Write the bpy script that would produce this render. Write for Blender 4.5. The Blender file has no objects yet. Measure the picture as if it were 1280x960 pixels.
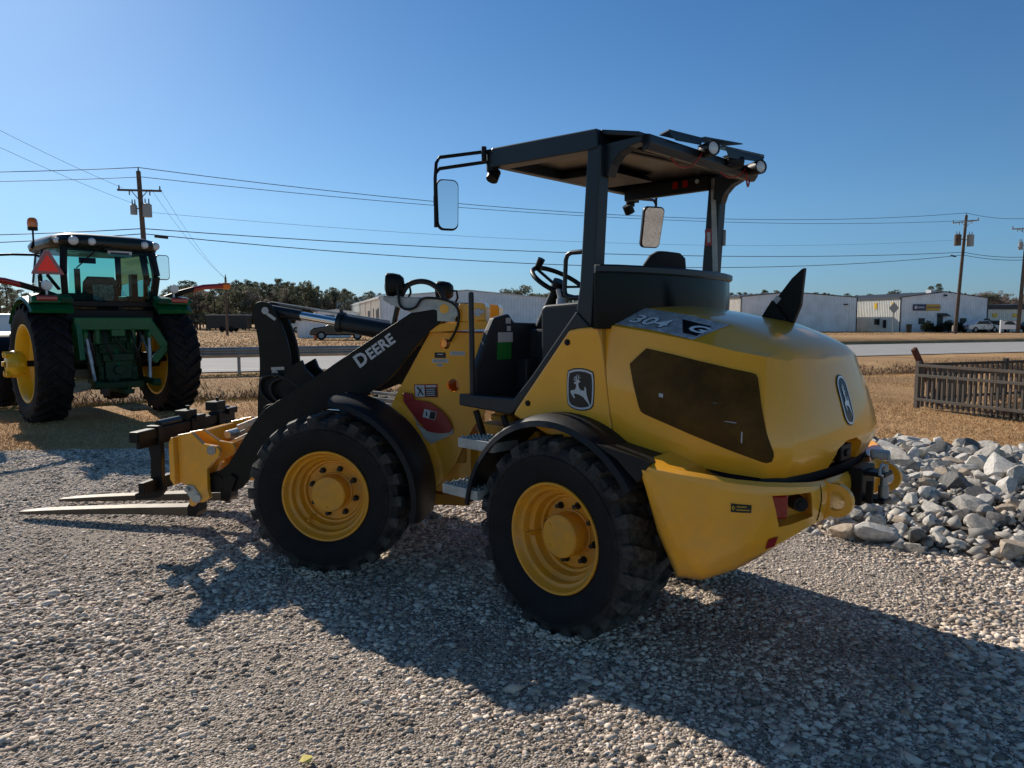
import bpy, bmesh, math, random
import numpy as np
from mathutils import Vector, Matrix, noise
from mathutils.bvhtree import BVHTree
R_=math.radians
random.seed(7); rng=np.random.default_rng(11)
scene=bpy.context.scene
COL=scene.collection

# ---------------------------------------------------------------- helpers
def link(o,parent=None):
    COL.objects.link(o)
    if parent is not None: o.parent=parent
    return o
def tag(o,label=None,cat=None,group=None,kind=None):
    if label: o['label']=label
    if cat: o['category']=cat
    if group: o['group']=group
    if kind: o['kind']=kind
    return o
def empty(name,loc=(0,0,0),rz=0.0,label=None,cat=None,group=None,parent=None):
    o=bpy.data.objects.new(name,None); o.empty_display_size=.2
    link(o,parent); o.location=loc; o.rotation_euler=(0,0,rz)
    return tag(o,label,cat,group)
def copy_tree(o,parent=None):
    c=o.copy(); link(c,parent)
    if parent is not None: c.matrix_parent_inverse=o.matrix_parent_inverse.copy()
    for ch in list(o.children): copy_tree(ch,c)
    return c
def rotmat(axis,ang): return Matrix.Rotation(ang,3,axis)

class MB:
    """collects shapes; build() links them as one mesh object"""
    def __init__(s): s.v=[];s.f=[];s.m=[]
    def add(s,vs,fs,mi=0):
        b=len(s.v); s.v+= [tuple(v) for v in vs]
        for f in fs: s.f.append(tuple(i+b for i in f)); s.m.append(mi)
        return s
    def box(s,c,d,rot=None,mi=0):
        hx,hy,hz=d[0]/2,d[1]/2,d[2]/2
        vs=[Vector((x,y,z)) for x in(-hx,hx) for y in(-hy,hy) for z in(-hz,hz)]
        if rot is not None: vs=[rot@v for v in vs]
        c=Vector(c); vs=[v+c for v in vs]
        return s.add(vs,[(0,1,3,2),(4,6,7,5),(0,4,5,1),(2,3,7,6),(0,2,6,4),(1,5,7,3)],mi)
    def span(s,a,b,mi=0):
        return s.box([(a[i]+b[i])/2 for i in range(3)],[abs(b[i]-a[i]) for i in range(3)],None,mi)
    def bar(s,p0,p1,w,t,up=(0,0,1),mi=0):
        p0,p1=Vector(p0),Vector(p1); d=p1-p0; L=d.length; d.normalize()
        u=Vector(up); u=(u-d*u.dot(d))
        if u.length<1e-4: u=Vector((1,0,0))-d*d.x
        u.normalize(); n=d.cross(u)
        M=Matrix((d,n,u)).transposed()
        return s.box((p0+p1)/2,(L,w,t),M,mi)
    def prism(s,poly,ax,a,b,mi=0):
        n=len(poly)
        def P(p,h):
            if ax=='Y': return (p[0],h,p[1])
            if ax=='X': return (h,p[0],p[1])
            return (p[0],p[1],h)
        vs=[P(p,a) for p in poly]+[P(p,b) for p in poly]
        fs=[tuple(range(n)),tuple(range(2*n-1,n-1,-1))]
        fs+=[(i,(i+1)%n,n+(i+1)%n,n+i) for i in range(n)]
        return s.add(vs,fs,mi)
    def cyl(s,p0,p1,r0,r1=None,n=16,mi=0,cap=True):
        r1=r0 if r1 is None else r1
        p0,p1=Vector(p0),Vector(p1); d=(p1-p0).normalized()
        u=d.orthogonal().normalized(); w=d.cross(u)
        vs=[]
        for p,r in((p0,r0),(p1,r1)):
            for k in range(n):
                a=2*math.pi*k/n; vs.append(p+u*(r*math.cos(a))+w*(r*math.sin(a)))
        fs=[(k,(k+1)%n,n+(k+1)%n,n+k) for k in range(n)]
        if cap: fs+=[tuple(range(n-1,-1,-1)),tuple(range(n,2*n))]
        return s.add(vs,fs,mi)
    def tube(s,path,r,n=8,mi=0,closed=False):
        P=[Vector(p) for p in path]; m=len(P); vs=[];fs=[]
        u=None
        for i,p in enumerate(P):
            t=(P[min(i+1,m-1)]-P[max(i-1,0)]).normalized()
            if u is None: u=t.orthogonal().normalized()
            u=(u-t*u.dot(t)).normalized(); w=t.cross(u)
            rr=r[i] if isinstance(r,(list,tuple)) else r
            for k in range(n):
                a=2*math.pi*k/n; vs.append(p+u*(rr*math.cos(a))+w*(rr*math.sin(a)))
        for i in range(m-1):
            for k in range(n): fs.append((i*n+k,i*n+(k+1)%n,(i+1)*n+(k+1)%n,(i+1)*n+k))
        fs+=[tuple(range(n-1,-1,-1)),tuple(range((m-1)*n,m*n))]
        return s.add(vs,fs,mi)
    def hose(s,pts,r,n=8,k=5):
        P=[Vector(p) for p in pts]; out=[]
        for i in range(len(P)-1):
            p0,p1,p2,p3=P[max(i-1,0)],P[i],P[i+1],P[min(i+2,len(P)-1)]
            for j in range(k):
                t=j/k; out.append(.5*((2*p1)+(p2-p0)*t+(2*p0-5*p1+4*p2-p3)*t*t+(3*p1-p0-3*p2+p3)*t**3))
        return s.tube(out+[P[-1]],r,n)
    def lathe(s,prof,o=(0,0,0),ax=(0,1,0),n=48,mi=0):
        o=Vector(o);d=Vector(ax).normalized();u=d.orthogonal().normalized();w=d.cross(u)
        vs=[];fs=[];m=len(prof)
        for r,h in prof:
            for k in range(n):
                a=2*math.pi*k/n; vs.append(o+d*h+u*(r*math.cos(a))+w*(r*math.sin(a)))
        for i in range(m-1):
            for k in range(n): fs.append((i*n+k,i*n+(k+1)%n,(i+1)*n+(k+1)%n,(i+1)*n+k))
        if prof[0][0]>1e-4 and prof[0][0]<0: pass
        return s.add(vs,fs,mi)
    def loft(s,rings,closed=False,cap=False,mi=0):
        n=len(rings[0]);vs=[p for r in rings for p in r];fs=[]
        for i in range(len(rings)-1):
            for k in range(n if closed else n-1):
                fs.append((i*n+k,i*n+(k+1)%n,(i+1)*n+(k+1)%n,(i+1)*n+k))
        if cap: fs+=[tuple(range(n-1,-1,-1)),tuple(range((len(rings)-1)*n,len(rings)*n))]
        return s.add(vs,fs,mi)
    def build(s,name,mat,parent=None,xf=None,smooth=None,bevel=None,seg=2,loc=None,recalc=True):
        vs=s.v
        if xf is not None: vs=[tuple(xf@Vector(v)) for v in vs]
        me=bpy.data.meshes.new(name); me.from_pydata(vs,[],s.f)
        mats=mat if isinstance(mat,(list,tuple)) else [mat]
        for m in mats: me.materials.append(m)
        if len(mats)>1: me.polygons.foreach_set('material_index',s.m)
        if recalc:
            bm=bmesh.new(); bm.from_mesh(me); bmesh.ops.remove_doubles(bm,verts=bm.verts,dist=1e-5)
            bmesh.ops.recalc_face_normals(bm,faces=bm.faces); bm.to_mesh(me); bm.free()
        if smooth is not None:
            me.polygons.foreach_set('use_smooth',[True]*len(me.polygons))
            me.set_sharp_from_angle(angle=R_(smooth))
        me.update()
        o=bpy.data.objects.new(name,me); link(o,parent)
        if loc is not None: o.location=loc
        if bevel:
            b=o.modifiers.new('bevel','BEVEL'); b.width=bevel; b.segments=seg; b.limit_method='ANGLE'; b.angle_limit=R_(35)
        return o

def cut(o,cutter_mb,xf=None,apply=True):
    """boolean a hole out of o"""
    c=cutter_mb.build('cutter',list(o.data.materials) or None,None,xf)
    c.matrix_world=o.matrix_world.copy()
    if o.parent is not None:
        c.parent=o.parent; c.matrix_parent_inverse=o.matrix_parent_inverse.copy(); c.matrix_basis=o.matrix_basis.copy()
    md=o.modifiers.new('cut','BOOLEAN'); md.operation='DIFFERENCE'; md.object=c; md.solver='EXACT'
    bpy.context.view_layer.update()
    dg=bpy.context.evaluated_depsgraph_get()
    me=bpy.data.meshes.new_from_object(o.evaluated_get(dg)); old=o.data
    o.modifiers.remove(md); o.data=me; me.name=o.name
    bpy.data.objects.remove(c)
    return o
def bvh_of(o):
    me=o.data
    return BVHTree.FromPolygons([v.co.copy() for v in me.vertices],[tuple(p.vertices) for p in me.polygons])
def arc(cx,cy,r,a0,a1,n): return [(cx+r*math.cos(R_(a0+(a1-a0)*i/(n-1))),cy+r*math.sin(R_(a0+(a1-a0)*i/(n-1)))) for i in range(n)]
def rrect(w,h,r,n=5,cx=0,cy=0):
    o=[]
    for sx,sy,a in((1,1,0),(-1,1,90),(-1,-1,180),(1,-1,270)):
        o+=[(cx+sx*(w/2-r)+r*math.cos(R_(a+90*i/(n-1))),cy+sy*(h/2-r)+r*math.sin(R_(a+90*i/(n-1)))) for i in range(n)]
    return o
def poly_fine(poly,maxlen):
    """triangulated, finely subdivided polygon -> 2D verts, faces"""
    bm=bmesh.new(); vs=[bm.verts.new((p[0],p[1],0)) for p in poly]; bm.faces.new(vs)
    bmesh.ops.triangulate(bm,faces=bm.faces[:])
    for _ in range(6):
        e=[e for e in bm.edges if e.calc_length()>maxlen]
        if not e: break
        bmesh.ops.subdivide_edges(bm,edges=e,cuts=1,use_grid_fill=False)
        bmesh.ops.triangulate(bm,faces=bm.faces[:])
    bm.verts.index_update()
    r=[(v.co.x,v.co.y) for v in bm.verts],[tuple(v.index for v in f.verts) for f in bm.faces]
    bm.free(); return r
def stick(mb,vs,fs,mapf,bvh,direction,off,mi=0):
    """project 2D shape onto a surface (mapf gives ray origin)"""
    d=Vector(direction).normalized(); out=[]
    for p in vs:
        o=Vector(mapf(p)); h=bvh.ray_cast(o,d)
        q=h[0] if h[0] is not None else o+d*.3
        out.append(q-d*off)
    mb.add(out,fs,mi)
_txt={}
def text2d(body,bold=.0,spacing=1.0,shear=0.0):
    k=(body,bold,spacing,shear)
    if k in _txt: return _txt[k]
    cu=bpy.data.curves.new('t','FONT'); cu.body=body; cu.size=1; cu.offset=bold; cu.space_character=spacing; cu.shear=shear
    cu.resolution_u=3
    o=bpy.data.objects.new('t',cu); COL.objects.link(o); bpy.context.view_layer.update()
    dg=bpy.context.evaluated_depsgraph_get(); me=bpy.data.meshes.new_from_object(o.evaluated_get(dg))
    bm=bmesh.new(); bm.from_mesh(me); bmesh.ops.triangulate(bm,faces=bm.faces[:])
    bm.verts.index_update()
    vs=[(v.co.x,v.co.y) for v in bm.verts]; fs=[tuple(v.index for v in f.verts) for f in bm.faces]
    bm.free(); bpy.data.objects.remove(o); bpy.data.meshes.remove(me)
    x0=min(v[0] for v in vs);x1=max(v[0] for v in vs);y0=min(v[1] for v in vs);y1=max(v[1] for v in vs)
    vs=[((v[0]-x0)/(y1-y0),(v[1]-y0)/(y1-y0)) for v in vs]
    _txt[k]=(vs,fs,(x1-x0)/(y1-y0)); return _txt[k]

# ---------------------------------------------------------------- materials
def mat(name,col,rough=.5,metal=0.0,spec=.5,coat=0.0,noise_amt=0.0,nscale=8.0,bump=0.0,bscale=60.0,dirt=None,emit=None,trans=0.0,alpha=1.0,ior=1.45):
    m=bpy.data.materials.new(name); m.use_nodes=True; nt=m.node_tree; N=nt.nodes; L=nt.links
    b=N['Principled BSDF']; b.inputs['Base Color'].default_value=(*col,1); b.inputs['Roughness'].default_value=rough
    b.inputs['Metallic'].default_value=metal; b.inputs['Specular IOR Level'].default_value=spec
    b.inputs['Coat Weight'].default_value=coat; b.inputs['Coat Roughness'].default_value=.06
    b.inputs['Transmission Weight'].default_value=trans; b.inputs['IOR'].default_value=ior; b.inputs['Alpha'].default_value=alpha
    if emit: b.inputs['Emission Color'].default_value=(*emit[0],1); b.inputs['Emission Strength'].default_value=emit[1]
    if noise_amt or dirt or bump:
        tc=N.new('ShaderNodeTexCoord')
    if noise_amt or dirt:
        nz=N.new('ShaderNodeTexNoise'); nz.inputs['Scale'].default_value=nscale; nz.inputs['Detail'].default_value=6; nz.inputs['Roughness'].default_value=.65
        L.new(tc.outputs['Object'],nz.inputs['Vector'])
        mx=N.new('ShaderNodeMix'); mx.data_type='RGBA'
        a=mx.inputs['A'];bb=mx.inputs['B']
        a.default_value=(*[max(0,c*(1-noise_amt)) for c in col],1)
        bb.default_value=(*(dirt if dirt else [min(1,c*(1+noise_amt)) for c in col]),1)
        rp=N.new('ShaderNodeMapRange'); rp.inputs['From Min'].default_value=.35 if not dirt else .45; rp.inputs['From Max'].default_value=.68 if not dirt else .8
        L.new(nz.outputs['Fac'],rp.inputs['Value']); L.new(rp.outputs['Result'],mx.inputs['Factor'])
        L.new(mx.outputs['Result'],b.inputs['Base Color'])
        r2=N.new('ShaderNodeMapRange'); r2.inputs['To Min'].default_value=max(0.02,rough-.06); r2.inputs['To Max'].default_value=min(1,rough+.12)
        L.new(nz.outputs['Fac'],r2.inputs['Value']); L.new(r2.outputs['Result'],b.inputs['Roughness'])
    if bump:
        n2=N.new('ShaderNodeTexNoise'); n2.inputs['Scale'].default_value=bscale; n2.inputs['Detail'].default_value=4
        L.new(tc.outputs['Object'],n2.inputs['Vector'])
        bp=N.new('ShaderNodeBump'); bp.inputs['Strength'].default_value=bump; bp.inputs['Distance'].default_value=.01
        L.new(n2.outputs['Fac'],bp.inputs['Height']); L.new(bp.outputs['Normal'],b.inputs['Normal'])
    return m
M={}
M['yellow']=mat('yellow_paint',(.97,.43,.022),.30,spec=.4,coat=.6,noise_amt=.05,nscale=5)
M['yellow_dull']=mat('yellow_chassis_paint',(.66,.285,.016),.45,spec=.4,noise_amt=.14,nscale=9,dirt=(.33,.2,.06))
M['yellow_rim']=mat('yellow_rim_paint',(.85,.365,.02),.42,coat=.2,noise_amt=.08,nscale=9,dirt=(.50,.27,.07))
M['frame']=mat('charcoal_frame_paint',(.011,.017,.023),.38,spec=.4,coat=.1,noise_amt=.15,nscale=6)
M['boom']=mat('dark_boom_paint',(.0085,.009,.008),.52,spec=.3,coat=0.0,noise_amt=.25,nscale=4,dirt=(.02,.018,.013))
M['plastic']=mat('black_fender_plastic',(.008,.009,.012),.48,spec=.35,noise_amt=.2,nscale=14,bump=.12,bscale=350)
M['black']=mat('black_paint',(.005,.005,.006),.45,spec=.3,noise_amt=.2)
M['rubber']=mat('tyre_rubber',(.009,.009,.011),.74,spec=.28,noise_amt=.3,nscale=11,dirt=(.028,.026,.024),bump=.25,bscale=90)
M['hose']=mat('black_hose_rubber',(.008,.008,.008),.5)
M['gloss']=mat('black_gloss_panel',(.003,.003,.0035),.16,spec=.16,noise_amt=.3,nscale=3)
M['window']=mat('dark_engine_screen',(.085,.042,.008),.4,spec=.12,noise_amt=.35,nscale=7)
M['decal_grey']=mat('grey_marbled_decal',(.50,.51,.55),.3,coat=.4,noise_amt=.3,nscale=22,dirt=(.80,.81,.85))
M['white']=mat('white_paint',(.9,.9,.92),.4)
M['label']=mat('white_label',(.55,.56,.58),.5,noise_amt=.12,nscale=60)
M['navy']=mat('navy_ink',(.006,.007,.02),.35)
M['ink']=mat('black_ink',(.007,.007,.009),.35)
M['red']=mat('red_cover_paint',(.32,.010,.012),.38,coat=.3,noise_amt=.12)
M['redlens']=mat('red_lens',(.30,.01,.008),.15,coat=.6)
M['amber']=mat('amber_lens',(.75,.17,.01),.15,coat=.6)
M['clear']=mat('clear_lens',(.62,.64,.66),.12,coat=.8)
M['nut']=mat('dark_lug_nut',(.035,.034,.032),.5,metal=.5)
M['chrome']=mat('chrome_rod',(.78,.8,.83),.12,metal=1.0)
M['steel']=mat('bare_steel',(.36,.37,.38),.42,metal=.8,noise_amt=.2,nscale=12)
M['zinc']=mat('zinc_plate',(.42,.44,.43),.5,metal=.35,noise_amt=.2,nscale=14)
M['mirror']=mat('mirror_glass',(.82,.85,.88),.02,metal=1.0)
M['fork']=mat('worn_fork_steel',(.20,.145,.095),.55,metal=.1,noise_amt=.3,nscale=9,dirt=(.10,.06,.035))
M['brownliner']=mat('brown_headliner',(.014,.010,.007),.28,spec=.4,coat=0.0,noise_amt=.5,nscale=3.5)
M['seat']=mat('black_seat_fabric',(.012,.012,.013),.8,noise_amt=.3,nscale=40)
M['grayplastic']=mat('grey_cab_plastic',(.018,.024,.030),.5,noise_amt=.15,nscale=9)
M['green_label']=mat('green_label',(.01,.20,.03),.5)
M['green']=mat('green_paint',(.004,.10,.034),.36,coat=.15,spec=.35,noise_amt=.1)
M['green_dark']=mat('green_casting_paint',(.004,.055,.02),.5,spec=.3,noise_amt=.35,nscale=10,dirt=(.012,.035,.018))
M['tyellow']=mat('tractor_yellow_paint',(.72,.45,.015),.35,coat=.3,noise_amt=.06)
M['orange_red']=mat('orange_red_glowing_panel',(.72,.035,.018),.4,emit=((.8,.02,.01),.12))  # faint glow added to the triangle's colour, though it is no lamp
def tyre_mat():
    m=mat('loader_tyre_rubber',(.009,.009,.011),.74,spec=.28); nt=m.node_tree;N=nt.nodes;L=nt.links;b=N['Principled BSDF']
    tc=N.new('ShaderNodeTexCoord'); sp=N.new('ShaderNodeSeparateXYZ'); L.new(tc.outputs['Object'],sp.inputs[0]); cb=N.new('ShaderNodeCombineXYZ'); L.new(sp.outputs['X'],cb.inputs['X']); L.new(sp.outputs['Z'],cb.inputs['Y'])
    ln=N.new('ShaderNodeVectorMath'); ln.operation='LENGTH'; L.new(cb.outputs[0],ln.inputs[0])
    mr=N.new('ShaderNodeMapRange'); mr.inputs['From Min'].default_value=.40; mr.inputs['From Max'].default_value=.515; L.new(ln.outputs['Value'],mr.inputs['Value'])
    nz=N.new('ShaderNodeTexNoise'); nz.inputs['Scale'].default_value=16; nz.inputs['Detail'].default_value=8; nz.inputs['Roughness'].default_value=.7; L.new(tc.outputs['Object'],nz.inputs['Vector'])
    m2=N.new('ShaderNodeMapRange'); m2.inputs['From Min'].default_value=.35; m2.inputs['From Max'].default_value=.7; m2.inputs['To Min'].default_value=.05; L.new(nz.outputs['Fac'],m2.inputs['Value'])
    mu=N.new('ShaderNodeMath'); mu.operation='MULTIPLY'; L.new(mr.outputs[0],mu.inputs[0]); L.new(m2.outputs[0],mu.inputs[1])
    ad=N.new('ShaderNodeMath'); ad.operation='MULTIPLY_ADD'; ad.inputs[1].default_value=.06; L.new(m2.outputs[0],ad.inputs[0]); L.new(mu.outputs[0],ad.inputs[2])
    mx=N.new('ShaderNodeMix'); mx.data_type='RGBA'; mx.inputs['A'].default_value=(.009,.009,.011,1); mx.inputs['B'].default_value=(.125,.118,.108,1); L.new(ad.outputs[0],mx.inputs['Factor']); L.new(mx.outputs['Result'],b.inputs['Base Color'])
    bp=N.new('ShaderNodeBump'); bp.inputs['Strength'].default_value=.3; bp.inputs['Distance'].default_value=.006; L.new(nz.outputs['Fac'],bp.inputs['Height']); L.new(bp.outputs['Normal'],b.inputs['Normal']); return m
M['tyre']=tyre_mat()
def dusty(m,z0,z1,col,amt):
    # road dust that thins out with height above the ground (object space)
    nt=m.node_tree;N=nt.nodes;L=nt.links;b=N['Principled BSDF']; src=b.inputs['Base Color'].links[0].from_socket
    tc=N.new('ShaderNodeTexCoord'); sp=N.new('ShaderNodeSeparateXYZ'); L.new(tc.outputs['Object'],sp.inputs[0]); mr=N.new('ShaderNodeMapRange'); mr.inputs['From Min'].default_value=z1; mr.inputs['From Max'].default_value=z0; L.new(sp.outputs['Z'],mr.inputs['Value'])
    nz=N.new('ShaderNodeTexNoise'); nz.inputs['Scale'].default_value=7; nz.inputs['Detail'].default_value=9; nz.inputs['Roughness'].default_value=.72; L.new(tc.outputs['Object'],nz.inputs['Vector']); m2=N.new('ShaderNodeMapRange'); m2.inputs['From Min'].default_value=.38; m2.inputs['From Max'].default_value=.72; L.new(nz.outputs['Fac'],m2.inputs['Value'])
    mu=N.new('ShaderNodeMath'); mu.operation='MULTIPLY'; L.new(mr.outputs[0],mu.inputs[0]); L.new(m2.outputs[0],mu.inputs[1]); mv=N.new('ShaderNodeMath'); mv.operation='MULTIPLY'; mv.inputs[1].default_value=amt; L.new(mu.outputs[0],mv.inputs[0])
    mx=N.new('ShaderNodeMix'); mx.data_type='RGBA'; L.new(mv.outputs[0],mx.inputs['Factor']); L.new(src,mx.inputs['A']); mx.inputs['B'].default_value=(*col,1); L.new(mx.outputs['Result'],b.inputs['Base Color'])
    # very faint waviness of the moulded panels
    nw=N.new('ShaderNodeTexNoise'); nw.inputs['Scale'].default_value=2.6; nw.inputs['Detail'].default_value=2; L.new(tc.outputs['Object'],nw.inputs['Vector']); bp=N.new('ShaderNodeBump'); bp.inputs['Strength'].default_value=.12; bp.inputs['Distance'].default_value=.05; L.new(nw.outputs['Fac'],bp.inputs['Height']); L.new(bp.outputs['Normal'],b.inputs['Normal'])
dusty(M['yellow'],.45,1.15,(.36,.27,.16),.45)
def glassmat(name,col,alpha,rough=.03):
    m=bpy.data.materials.new(name); m.use_nodes=True; nt=m.node_tree;N=nt.nodes;L=nt.links
    for n in list(N): 
        if n.type!='OUTPUT_MATERIAL': N.remove(n)
    out=[n for n in N if n.type=='OUTPUT_MATERIAL'][0]
    t=N.new('ShaderNodeBsdfTransparent'); t.inputs[0].default_value=(*col,1)
    g=N.new('ShaderNodeBsdfGlossy'); g.inputs['Roughness'].default_value=rough
    f=N.new('ShaderNodeFresnel'); f.inputs['IOR'].default_value=1.45
    mx=N.new('ShaderNodeMixShader'); L.new(f.outputs[0],mx.inputs[0]); L.new(t.outputs[0],mx.inputs[1]); L.new(g.outputs[0],mx.inputs[2]); L.new(mx.outputs[0],out.inputs[0])
    return m
M['roofdark']=mat('dark_green_roof_paint',(.004,.011,.008),.4,coat=.2,noise_amt=.2)
M['tint']=glassmat('green_tinted_glass',(.42,.72,.66),.5)
M['tint2']=glassmat('clear_side_glass',(.72,.82,.84),.5)

# leaping deer emblem, in units of the badge (x right, y up, 0..1)
_deer=[(122,312),(131,309),(140,303),(146,296),(158,292),(165,296),(178,302),(174,308),(163,309),(160,322),(163,338),(172,352),(190,361),(209,361),(212,349),(208,340),(215,334),(223,345),(225,362),(227,380),(235,404),(247,428),(258,456),(252,457),(238,438),(218,420),(200,402),(180,394),(160,388),(140,386),(120,385),(126,398),(134,412),(127,418),(114,404),(96,381),(94,370),(110,362),(128,362),(138,350),(142,334),(138,320),(124,319)]
_ant=[[(148,296),(141,280),(148,257),(152,258),(148,280),(154,294)],[(157,294),(158,278),(163,259),(168,262),(163,279),(162,294)],[(147,291),(133,288),(122,276),(126,273),(136,283),(149,285)],[(150,300),(134,300),(118,294),(120,290),(136,295),(150,294)],[(143,280),(132,272),(134,268),(144,274)],[(161,280),(170,282),(178,278),(177,274),(169,278),(162,276)]]
DEER=[[((x-62)/223,(488-y)/266) for x,y in p] for p in [_deer]+_ant]
def shield(s=1.0):
    p=[(.06,.93),(.28,.985),(.5,1.0),(.72,.985),(.94,.93),(.975,.8),(.985,.55),(.975,.3),(.95,.14),(.86,.06),(.68,.015),(.5,0.),(.32,.015),(.14,.06),(.05,.14),(.025,.3),(.015,.55),(.025,.8)]
    return [(.5+(x-.5)*s,.5+(y-.5)*s) for x,y in p]
# ================================================================ WHEEL LOADER
LY=.7686; FY=.1519
LO=Vector((.727,4.068,0)); FO=Vector((-1.048,5.131,0))
loader=empty('wheel_loader',LO,math.pi-LY,'yellow and black wheel loader with open canopy cab and pallet forks on the gravel','wheel loader')
MR=Matrix.Translation(LO)@Matrix.Rotation(math.pi-LY,4,'Z'); MF=Matrix.Translation(FO)@Matrix.Rotation(math.pi-FY,4,'Z')
XF=MR.inverted()@MF     # front unit (articulated) -> loader space
def rear(mb,name,m,parent=None,**k): return mb.build(name,m,parent or loader,**k)
def front(mb,name,m,parent=None,**k): return mb.build(name,m,parent or loader,xf=XF,**k)

# ---- wheels ------------------------------------------------------
def wheel_meshes():
    c=.595
    prof=[(.262,c+.13),(.285,c+.15),(.305,c+.163),(.35,c+.188),(.40,c+.196),(.445,c+.188),(.472,c+.165),(.484,c+.12),(.488,c)]
    prof=prof+[(r,2*c-y) for r,y in prof[::-1][1:]]
    t=MB(); t.lathe(prof,n=72)
    t.lathe([(.415,c+.1955),(.42,c+.1995),(.425,c+.1945)],n=72)   # sidewall ring
    nl=22
    for s in(1,-1):
        for k in range(nl):
            a0=2*math.pi*(k+(.25 if s>0 else .75-.0))/nl
            secs=[]
            for y,da,hw,ri,ro in((.012,.10,.050,.470,.512),(.085,.055,.056,.470,.513),(.15,.0,.064,.46,.511),(.180,-.012,.066,.44,.499),(.1915,-.016,.056,.425,.462)):
                A=a0+da
                yy=c+s*y; hw2=hw*1.25
                ring=[]
                for r,w in((ri,hw2),(ro,hw),(ro,-hw),(ri,-hw2)):
                    ring.append((r*math.cos(A+w),yy,r*math.sin(A+w)))
                secs.append(ring)
            t.loft(secs,closed=True,cap=True)
    y=.745
    rim=MB(); rim.lathe([(.258,y-.055),(.272,y-.012),(.283,y-.004),(.286,y+.006),(.282,y+.012),(.272,y+.010),(.266,y+.002),(.260,y-.022),(.252,y-.030),(.240,y-.034),(.236,y-.044),(.233,y-.072),(.222,y-.082),(.212,y-.088),(.206,y-.118),(.200,y-.128),(.188,y-.131),(.184,y-.139),(.181,y-.150),(.09,y-.152),(.0,y-.152)],n=64)
    hub=MB(); hub.lathe([(.122,y-.150),(.120,y-.143),(.112,y-.140),(.112,y-.05),(.109,y-.043),(.104,y-.042),(.104,y-.040),(.0,y-.040)],n=48)
    hub.cyl((.072,y-.041,-.045),(.072,y-.036,-.045),.009,n=12); hub.cyl((.06,y-.041,.055),(.06,y-.038,.055),.016,n=12)
    nut=MB(); nut.cyl((0,y-.150,0),(0,y-.112,0),.0125,n=6); nut.cyl((0,y-.150,0),(0,y-.143,0),.019,n=12)
    return t,rim,hub,nut
_t,_rim,_hub,_nut=wheel_meshes()
def make_wheel(xf,flip,spin):
    W=xf@Matrix.Translation((0,0,.495))@Matrix.Rotation(spin,4,'Y')
    if flip: W=xf@Matrix.Translation((0,0,.495))@Matrix.Rotation(math.pi,4,'Z')@Matrix.Rotation(spin,4,'Y')
    if 'rim' not in WM:
        w=_rim.build('wheel',M['yellow_rim'],loader,smooth=35); WM['rim']=w.data
        a=_t.build('tyre',M['tyre'],w,smooth=28); WM['t']=a.data
        b=_hub.build('hub',M['yellow_rim'],w,smooth=35); WM['h']=b.data
        n0=_nut.build('lug_nut',M['nut'],w); WM['n']=n0.data; nuts=[n0]
    else:
        w=bpy.data.objects.new('wheel',WM['rim']); link(w,loader)
        link(bpy.data.objects.new('tyre',WM['t']),w); link(bpy.data.objects.new('hub',WM['h']),w)
        nuts=[link(bpy.data.objects.new('lug_nut',WM['n']),w)]
    for k in range(7): nuts.append(link(bpy.data.objects.new('lug_nut',WM['n']),w))
    for k,n in enumerate(nuts):
        a=2*math.pi*(k+.5)/8; n.location=(.150*math.cos(a),0,.150*math.sin(a))
    v=MB(); v.cyl((.205,.60,0),(.222,.688,0),.013,n=10); v.cyl((.222,.688,0),(.222,.70,0),.007,n=8)
    v.build('valve_stem',M['yellow_rim'],w)
    w.matrix_local=W
    return w
WM={}
I4=Matrix.Identity(4)
make_wheel(I4,False,.15); make_wheel(I4,True,.5); make_wheel(XF,False,.9); make_wheel(XF,True,.3)

# ---- hood ---------------------------------------------------------
# stations: bottom(x,y,z)  mid bulge  lower crease  upper crease
ST=[((-.285,.620,1.00),(-.270,.628,1.08),(-.235,.632,1.30),(-.185,.585,1.565),(-.185,.400,1.658)),
    ((-.50,.630,.972),(-.49,.640,1.06),(-.47,.644,1.27),(-.45,.585,1.530),(-.47,.392,1.617)),
    ((-.72,.632,.948),(-.715,.643,1.04),(-.70,.643,1.23),(-.69,.570,1.490),(-.745,.372,1.565)),
    ((-.875,.618,.937),(-.88,.632,1.03),(-.865,.625,1.21),(-.845,.545,1.455),(-.895,.355,1.510)),
    ((-1.005,.590,.932),(-1.035,.604,1.03),(-1.012,.588,1.19),(-.965,.498,1.432),(-1.0,.338,1.458)),
    ((-1.066,.505,.930),(-1.102,.520,1.03),(-1.080,.496,1.17),(-1.020,.405,1.414),(-1.032,.314,1.428)),
    ((-1.100,.340,.930),(-1.136,.350,1.03),(-1.115,.330,1.17),(-1.048,.280,1.402),(-1.047,.245,1.414)),
    ((-1.118,.160,.930),(-1.152,.160,1.03),(-1.130,.155,1.17),(-1.062,.140,1.398),(-1.060,.125,1.412)),
    ((-1.124,.0,.930),(-1.156,0,1.03),(-1.134,0,1.17),(-1.066,0,1.396),(-1.064,0,1.412))]
full=ST+[tuple((x,-y,z) for x,y,z in s) for s in ST[-2::-1]]
def interp3(a,b,t): return tuple(a[i]+(b[i]-a[i])*t for i in range(3))
h=MB()
rows=[]
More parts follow.
